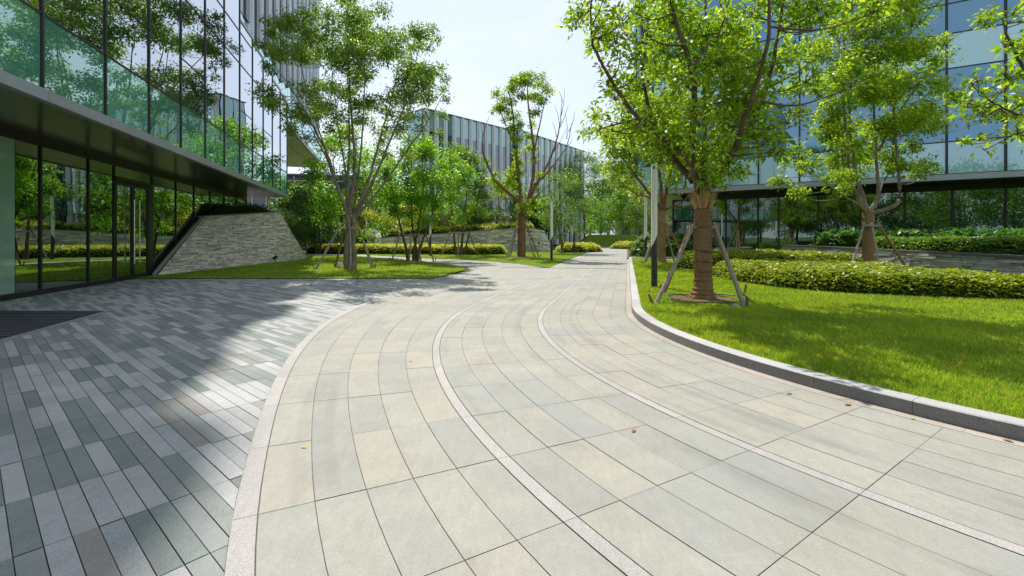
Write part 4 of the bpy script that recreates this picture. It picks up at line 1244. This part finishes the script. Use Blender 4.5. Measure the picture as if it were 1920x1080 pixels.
cl = [(935, 180, 10), (930, 205, 9), (945, 200, 10), (955, 165, 11), (970, 150, 11), (985, 145, 10), (1005, 150, 10), (1020, 160, 10), (1030, 172, 9), (1000, 175, 10), (985, 180, 9), (960, 190, 10), (965, 215, 10), (1010, 195, 9), (950, 220, 8), (963, 240, 9), (965, 262, 8), (968, 285, 8), (972, 305, 8), (1000, 215, 9), (995, 235, 8), (998, 255, 7), (1000, 275, 8), (940, 350, 10), (965, 346, 10), (980, 385, 10), (1000, 380, 9), (990, 398, 7), (955, 335, 8), (925, 340, 8), (970, 325, 8), (985, 160, 10), (1000, 300, 7), (1012, 330, 7), (930, 325, 7), (915, 305, 6), (958, 320, 8), (975, 350, 8), (1005, 355, 7), (948, 185, 9), (1020, 190, 8), (972, 235, 8), (992, 255, 7)]
tree('pollarded_tree', 'pollarded tree with thick bare limbs and leafy tufts at the fork of the path', 'tree', base, limbs, clumps_px(cl, loc, k, .4, rg, 1.12, .5), .17, 2.8, M['lf_main'], M['barkr'], None, 58, 9, rmax=.04)

# background trees
simple_tree('background_tree', 'bright green tree behind the tall multi-stemmed left tree', 650, 31, (575, 745, 240, 445), 3, 34, .85, .2, 1.5, M['lf_bright'], M['barkd'], 61, r0=.14)
simple_tree('background_tree', 'dark green bushy tree beside the end of the battered wall', 597, 37.5, (535, 655, 345, 462), 2, 24, .85, .2, 1.7, M['lf_deep'], M['barkd'], 62, r0=.12)
simple_tree('background_tree', 'yellow-leaved maple above the curved stone wall', 785, 49, (735, 850, 378, 448), 3, 20, .95, .2, 1.4, M['lf_yellow'], M['barkd'], 63, z=1.2, r0=.1)
simple_tree('background_tree', 'small yellow-green tree at the left end of the curved wall', 700, 51, (655, 742, 395, 448), 2, 16, .9, .2, 1.3, M['lf_yellow'], M['barkd'], 64, r0=.1)
simple_tree('background_tree', 'feathery pale green tree behind the pollarded tree', 935, 48.5, (890, 1000, 335, 428), 3, 24, .9, .2, 1.0, M['lf_pale'], M['barkd'], 65, z=1.2, r0=.1)
simple_tree('multi_stem_shrub', 'tall multi-stemmed shrub with pale leaves beside the path lamp post', 1054, 39, (1010, 1112, 318, 452), 6, 34, .75, .17, .85, M['lf_mid'], M['bark'], 66, r0=.09, cat='shrub', spread=.75)
simple_tree('background_tree', 'olive-green tree leaning over the far path bend', 1096, 72, (1035, 1150, 285, 405), 1, 32, 1.5, .3, 1.1, M['lf_mid'], M['barkd'], 67, r0=.28)
simple_tree('background_tree', 'mid-green tree behind the bright left lawn trees', 720, 58, (660, 800, 330, 450), 2, 26, 1.6, .32, 1.4, M['lf_mid'], M['barkd'], 68, r0=.2)
simple_tree('background_tree', 'deep green tree between the left tower and the tall multi-stemmed tree', 560, 48, (520, 620, 350, 455), 2, 22, 1.2, .26, 1.4, M['lf_mid'], M['barkd'], 69, r0=.15)
lab = ['first slim pale tree past the grass bank', 'slim pale tree rising from the grass bank', 'slim tall pale tree by the far bend', 'slim pale tree half hidden by the lamp posts', 'slim pale tree left of the far bend', 'far slim tree under the entrance canopy']
for i, (x, Yd, w_, t) in enumerate(((1126, 78, 26, 350), (1142, 84, 28, 330), (1168, 82, 30, 335), (1198, 88, 30, 340), (1108, 92, 26, 345), (1218, 80, 30, 350))):
    simple_tree('slender_tree', lab[i], x, Yd, (x - w_, x + w_, t, 440), 1, 20, 1.5, .34, .75, M['lf_pale'] if i % 2 else M['lf_bright'], M['barkd'], 70 + i, r0=.14, group='slender trees beyond the path')
for i, (x, Yd, w_, t, bt, mm, lb_) in enumerate(((1010, 56, 40, 375, 432, 'lf_deep', 'dark low tree behind the multi-stemmed shrub'), (870, 56, 50, 375, 432, 'lf_mid', 'mid-green tree behind the curved wall'), (1085, 98, 45, 372, 445, 'lf_deep', 'dark tree beyond the far path bend'))):
    simple_tree('background_tree', lb_, x, Yd, (x - w_, x + w_, t, bt), 2, 26, 1.3, .3, 1.6, M[mm], M['barkd'], 80 + i, r0=.15)


def woodland(name, label, spots, leaf, mat, seed):
    rg = np.random.default_rng(seed)
    G = Geo(4); Wd = Geo(4)
    for (x, y, h, r) in spots:
        Wd.tube([(x, y, -.1), (x, y, h * .5), (x, y, h * .85)], [.2, .15, .05], 5)
        for c in envelope(0, h * .58, r, h * .42, 16, r * .42, rg):
            clump_leaves(np.array([x + c[0], y + c[1], c[2]]), c[3], leaf, 1.2, rg, G)
    o = G.build(name, mat)
    tag(o, label, 'woodland', kind='stuff')
    t = Wd.build('trunks', M['barkd'], o); t['kind'] = 'stuff'


wr = np.random.default_rng(90)
woodland('distant_woodland', 'far belt of trees closing the view beyond the buildings', [(x + wr.uniform(-2, 2), 128 + wr.uniform(-10, 16), wr.uniform(9, 15), wr.uniform(4, 5.5)) for x in np.arange(-64, 58, 6.0)], .6, M['lf_mid'], 91)
woodland('surrounding_woodland', 'belt of trees behind the viewpoint, mirrored in the glass of the right building', [(x + wr.uniform(-1, 1), -18 + wr.uniform(-8, 5), wr.uniform(7, 13), wr.uniform(3.2, 4.4)) for x in np.arange(-38, 30, 3.2)], .34, M['lf_mid'], 92)


# ------------------------------------------------------------------ timber props
def props(label, centre, z, feet, top_r, top_z, rad=.04, bar=True, mats=('pole', 'pole', 'poleb', 'pole'), square=False):
    o = empty('tree_prop_frame', (centre[0], centre[1], z)); tag(o, label, 'tree props', 'timber props round young trees')
    n = len(feet)
    tops = []
    for i, (fx, fy) in enumerate(feet):
        d = math.hypot(fx, fy); t = (fx / d * top_r, fy / d * top_r, top_z)
        if square: t = ((-.235, -.235, .235, .235)[i], (-.05, .08, .08, -.05)[i], top_z)
        tops.append(t)
        e = (fx - (fx - t[0]) * -.0, fy, -.08)
        m = MB(); ext = 1.06
        top2 = tuple(e[j] + (t[j] - e[j]) * ext for j in range(3))
        m.tube([e, tuple((e[j] + top2[j]) / 2 + (0.012 if j < 2 else 0) for j in range(3)), top2], [rad * 1.05, rad, rad * .85], 9)
        m.build('pole', M[mats[i % len(mats)]], o, smooth=False)
        if rad > .035 and d > .9:
            g = MB(); g.tube([(fx * 1.01 + .05, fy + .05, -.1), (fx * 1.08 + .0, fy + .02, .2)], [.03, .026], 7); g.build('peg', M['poleb'], o)
    if bar:
        for i in range(n):
            a, b = np.array(tops[i]), np.array(tops[(i + 1) % n])
            dd = (b - a) * .12
            MB().tube([a - dd + (0, 0, .0), b + dd], [rad * .8, rad * .8], 8).build('crossbar', M['pole'], o)
    return o


props('sturdy pole tripod bracing the straw-wrapped tree on the right lawn', (3.95, 9.6), ZL, [(-1.2, -.6), (-.45, 1.2), (1.35, 1.1), (.36, -1.05)], .34, 1.50, .042, True, ('pole', 'poleb', 'poleb', 'pole'), True)
props('pole frame bracing the wrapped tree behind the two right lamp posts', (7.4, 23), ZL, [(-1.1, -.7), (-.5, 1.0), (1.0, -.8), (1.0, .9)], .34, 1.85, .05)
props('pole frame round the vase-shaped tree in the low hedge', (12.9, 16.8), ZL, [(-1.15, -.6), (-.35, -1.0), (1.15, -.5), (.45, .9)], .33, 1.7, .045)
props('many-legged pole frame round the tall multi-stemmed left tree', (-7.08, 20.2), .02, [(-1.3, -.5), (-.9, .7), (.4, -1.0), (1.05, -.1), (.8, .9), (-.3, -.2 + 1.3)], .42, 1.75, .045, mats=('pole', 'poleb', 'pole', 'pole', 'poleb', 'poleb'))
props('thin pole frame round the bright-green multi-stemmed tree', (-5.63, 26.5), .02, [(-1.2, -.3), (0, -1.1), (1.2, -.2), (.2, 1.0)], .75, 1.5, .04)
props('thin pole frame round the olive-green multi-stemmed tree', (-4.0, 35.5), .015, [(-1.4, -.3), (0, -1.2), (1.4, -.3)], .7, 1.7, .045)
props('pole frame leaning on the pollarded tree trunk', (.66, 32), .015, [(-1.0, -.5), (-.8, .6), (1.2, -.4), (.9, .6)], .45, 2.0, .045)
props('distant pole frame under the leaning tree at the far bend', (11.25, 72), 0, [(-1.8, -.5), (1.8, -.5), (.5, 1.6)], .4, 2.4, .06)


# ------------------------------------------------------------------ lamp posts
def lamp(label, x, y, z, H, split, r=.078):
    o = empty('lamp_post', (x, y, z)); tag(o, label, 'lamp post', 'black and white column lamps')
    n = 20
    a = np.arange(n) * 2 * math.pi / n
    cut = lambda t: split + .13 * -math.cos(t) * -1
    lo = [(r * math.cos(t), r * math.sin(t), 0) for t in a]; mid = [(r * math.cos(t), r * math.sin(t), split + .17 * math.cos(t)) for t in a]
    m = MB(); m.add(lo + mid, [(i, (i + 1) % n, n + (i + 1) % n, n + i) for i in range(n)] + [tuple(range(n, 2 * n))]); m.build('lower_post', M['charcoal'], o)
    hi = [(r * math.cos(t), r * math.sin(t), H) for t in a]
    mid2 = [(x_, y_, z_ + .004) for x_, y_, z_ in mid]
    m = MB(); m.add(mid2 + hi, [(i, (i + 1) % n, n + (i + 1) % n, n + i) for i in range(n)] + [tuple(range(n, 2 * n))]); m.build('light_column', M['white'], o)
    cp = MB(); cp.tube([(0, 0, H + .002), (0, 0, H + .03)], [r * 1.02, r * .98], n); cp.build('cap', M['fascia'], o)
    bs = MB(); bs.tube([(0, 0, -.03), (0, 0, .02)], [r * 1.6, r * 1.5], n); bs.build('base_plate', M['charcoal'], o)
    return o


lamp('black and white lamp post on the right lawn, closest to the viewer', 3.67, 11.97, ZL, 3.2, 1.22)
lamp('black and white lamp post next to the wrapped tree, behind the closest one', 7.2, 25.0, ZL, 3.62, 1.30)
lamp('black and white lamp post on the grass corner right of the pollarded tree', 2.36, 27.7, .015, 3.48, 1.3)
lamp('black and white lamp post rising beside the bright-green multi-stemmed tree', -5.95, 33.8, .015, 3.95, 1.45)
lamp('black and white lamp post far left, by the golden hedge', -15.7, 50, 0, 3.5, 1.5)
lamp('lamp post half hidden by the multi-stemmed shrub at the path edge', 5.25, 39.3, .015, 3.5, 1.9)

# small things on the lawns
rk = MB(); rk.add([(.1, 0, .0), (.04, .075, 0), (-.07, .06, 0), (-.1, -.02, 0), (-.02, -.08, 0), (.07, -.05, 0), (.06, .0, .045), (.02, .04, .05), (-.05, .02, .045), (-.03, -.035, .05), (.03, -.03, .042)],
                [(0, 1, 7, 6), (1, 2, 8, 7), (2, 3, 8), (3, 4, 9, 8), (4, 5, 10, 9), (5, 0, 6, 10), (6, 7, 8, 9, 10)])
tag(rk.build('stone', M['cap'], loc=(4.15, 8.62, ZL + .012)), 'pale flat stone lying in the grass by the straw-wrapped tree', 'stone')
bk = empty('bucket', (-7.75, 20.9, .02)); tag(bk, 'small white bucket left under the props of the tall left tree', 'bucket')
bb = MB(); n_ = 16
lo_ = [(.10 * math.cos(t), .10 * math.sin(t), 0) for t in np.linspace(0, 6.283, n_, endpoint=False)]; hi_ = [(.13 * math.cos(t), .13 * math.sin(t), .24) for t in np.linspace(0, 6.283, n_, endpoint=False)]
ri_ = [(x * .93, y * .93, .24) for x, y, z in hi_]; bo_ = [(x * .93, y * .93, .02) for x, y, z in lo_]
bb.add(lo_ + hi_ + ri_ + bo_, [(i, (i + 1) % n_, n_ * (k + 1) + (i + 1) % n_ - 0, n_ * (k + 1) + i) if k == 0 else (n_ * k + i, n_ * k + (i + 1) % n_, n_ * (k + 1) + (i + 1) % n_, n_ * (k + 1) + i) for k in range(3) for i in range(n_)] + [tuple(range(3 * n_, 4 * n_)), tuple(reversed(range(n_)))])
bb.build('pail', M['white'], bk)
MB().tube([(.13 * math.cos(t), 0, .24 + .12 * math.sin(t)) for t in np.linspace(0, math.pi, 12)], [.006] * 12, 5).build('handle', M['charcoal'], bk)
# small lawn fittings
bx = at(505, 490, 25.0)
sl = empty('spot_light', (-12.4, 24.3, .02)); tag(sl, 'small dark ground spotlight at the foot of the battered wall', 'spotlight')
MB().tube([(0, 0, 0), (0, 0, .22)], [.02, .02], 8).build('stem', M['charcoal'], sl)
MB().tube([(-.1, -.04, .22), (.08, .03, .36)], [.075, .085], 12).build('lamp_head', M['charcoal'], sl)

# fallen leaves on the paving and lawn
def fallen(label, x, y, mat, size=.05, z=.0115, a=0.0):
    m = MB(); s_ = size
    outline = [(-1, 0, .1), (-.5, .38, .22), (.2, .42, .2), (.75, .2, .06), (1, 0, .16), (.7, -.25, .1), (.1, -.45, .24), (-.55, -.35, .2)]
    v = [(s_ * px * math.cos(a) - s_ * py * math.sin(a), s_ * px * math.sin(a) + s_ * py * math.cos(a), s_ * pz) for px, py, pz in outline]
    v.append((0, 0, s_ * .05))
    m.add(v, [(i, (i + 1) % 8, 8) for i in range(8)])
    o = m.build('fallen_leaf', M[mat], loc=(x, y, z)); tag(o, label, 'leaf', 'fallen leaves')


def gp(px, py, z=0): Y = (HC - z) * F / (py - HZ); return (px - 960) * Y / F, Y
fallen('small yellow leaf on the outermost tiles near the plaza border', *gp(570, 842), 'yellow', .02)
fallen('yellow leaf lying on the third row of tiles in the bend', *gp(770, 679), 'yellow', .024)
fallen('red-brown leaf on the tiles just below the kerb', *gp(1590, 762), 'brownleaf', .035, .012, .4)
fallen('pair of green leaflets on the tiles short of the kerb', *gp(1480, 741), 'greenleaf', .03, .012, .2)
fallen('yellow-green leaf at the foot of the kerb', *gp(1711, 788), 'yellow', .022)
fallen('brown leaf at the kerb foot near the right edge', *gp(1890, 830), 'brownleaf', .03, .012, 2)
fallen('orange-brown leaf in the middle of the path', *gp(1188, 811), 'brownleaf', .028, .012, 1)
gr = np.random.default_rng(33)
G = Geo(4)
n = 130
X = gr.uniform(3, 14, n); Y = gr.uniform(3, 12, n); k_ = inside(lawn_r, X, Y) & ~inside(hedge1, X, Y)
C = np.stack([X[k_], Y[k_], np.full(k_.sum(), ZL + .045)], 1)
a = gr.uniform(0, 6.28, len(C))
G.add(*leaf_quads(C, np.stack([np.cos(a), np.sin(a), gr.normal(.2, .2, len(C))], 1), .06, .5, .3, rg=gr))
tag(G.build('leaf_litter', M['brownleaf']), 'scattered dry leaves on the right lawn', 'leaf litter', kind='stuff')

# grass blades
grass('lawn_grass', lawn_r, ZL, 8000, 4.6, 'mown grass of the right lawn', .03, .055, 27, [(3.95, 9.6, .62)])
grass('lawn_grass', lawn_l, .02, 1200, 9, 'mown grass of the left lawn', .035, .06, 36)
grass('lawn_grass', lawn_m, .015, 500, 12, 'mown grass at the fork of the path', .035, .06, 48)

# ------------------------------------------------------------------ light, sky, camera
EL = R(54)
hd = np.array([-.36, .933])
sun = bpy.data.lights.new('sun', 'SUN'); sun.energy = 3.1; sun.angle = R(.3); sun.color = (1.0, .95, .87)
so_ = bpy.data.objects.new('sun', sun); COL.objects.link(so_)
dv = Vector((-hd[0] * math.cos(EL), -hd[1] * math.cos(EL), -math.sin(EL)))
so_.rotation_euler = dv.to_track_quat('-Z', 'Y').to_euler()
so_.location = (0, 0, 60)
W_ = bpy.data.worlds.new('World'); S.world = W_; W_.use_nodes = True
nt = W_.node_tree
bg = nt.nodes['Background']
sky = nt.nodes.new('ShaderNodeTexSky'); sky.sky_type = 'NISHITA'; sky.sun_disc = False
sky.sun_elevation = EL; sky.sun_rotation = math.atan2(hd[0], hd[1])
sky.air_density = 1.0; sky.dust_density = 1.2; sky.ozone_density = 1.0; sky.altitude = 0
hz_ = nt.nodes.new('ShaderNodeMix'); hz_.data_type = 'RGBA'; hz_.inputs[0].default_value = .86
nt.links.new(sky.outputs[0], hz_.inputs[6])
tcw = nt.nodes.new('ShaderNodeTexCoord').outputs['Generated']
mpw = node(nt, 'ShaderNodeMapping', {'Vector': tcw, 'Scale': (1.2, 1.2, 3.0)}).outputs[0]
nt.links.new(ramp(nt, noise(nt, 1.6, 6, .6, mpw), [(.32, (2.6, 3.05, 3.8)), (.72, (3.45, 3.6, 3.85))]), hz_.inputs[7])      # thin summer haze with faint cloud over the blue
nt.links.new(hz_.outputs[2], bg.inputs[0]); bg.inputs[1].default_value = .15

cam = bpy.data.cameras.new('camera'); co = bpy.data.objects.new('camera', cam); COL.objects.link(co)
cam.sensor_width = 36; cam.lens = F / 1920 * 36; cam.shift_y = -96 / 1920
co.location = (0, 0, HC); co.rotation_euler = (R(90), 0, 0)
cam.clip_start = .05; cam.clip_end = 4000
S.camera = co
S.view_settings.view_transform = 'Standard'; S.view_settings.look = 'None'; S.view_settings.gamma = 1; S.view_settings.exposure = .88
S.cycles.max_bounces = 8; S.cycles.diffuse_bounces = 3; S.cycles.glossy_bounces = 4; S.cycles.transmission_bounces = 4
S.cycles.sample_clamp_indirect = 6
S.cycles.use_denoising = True
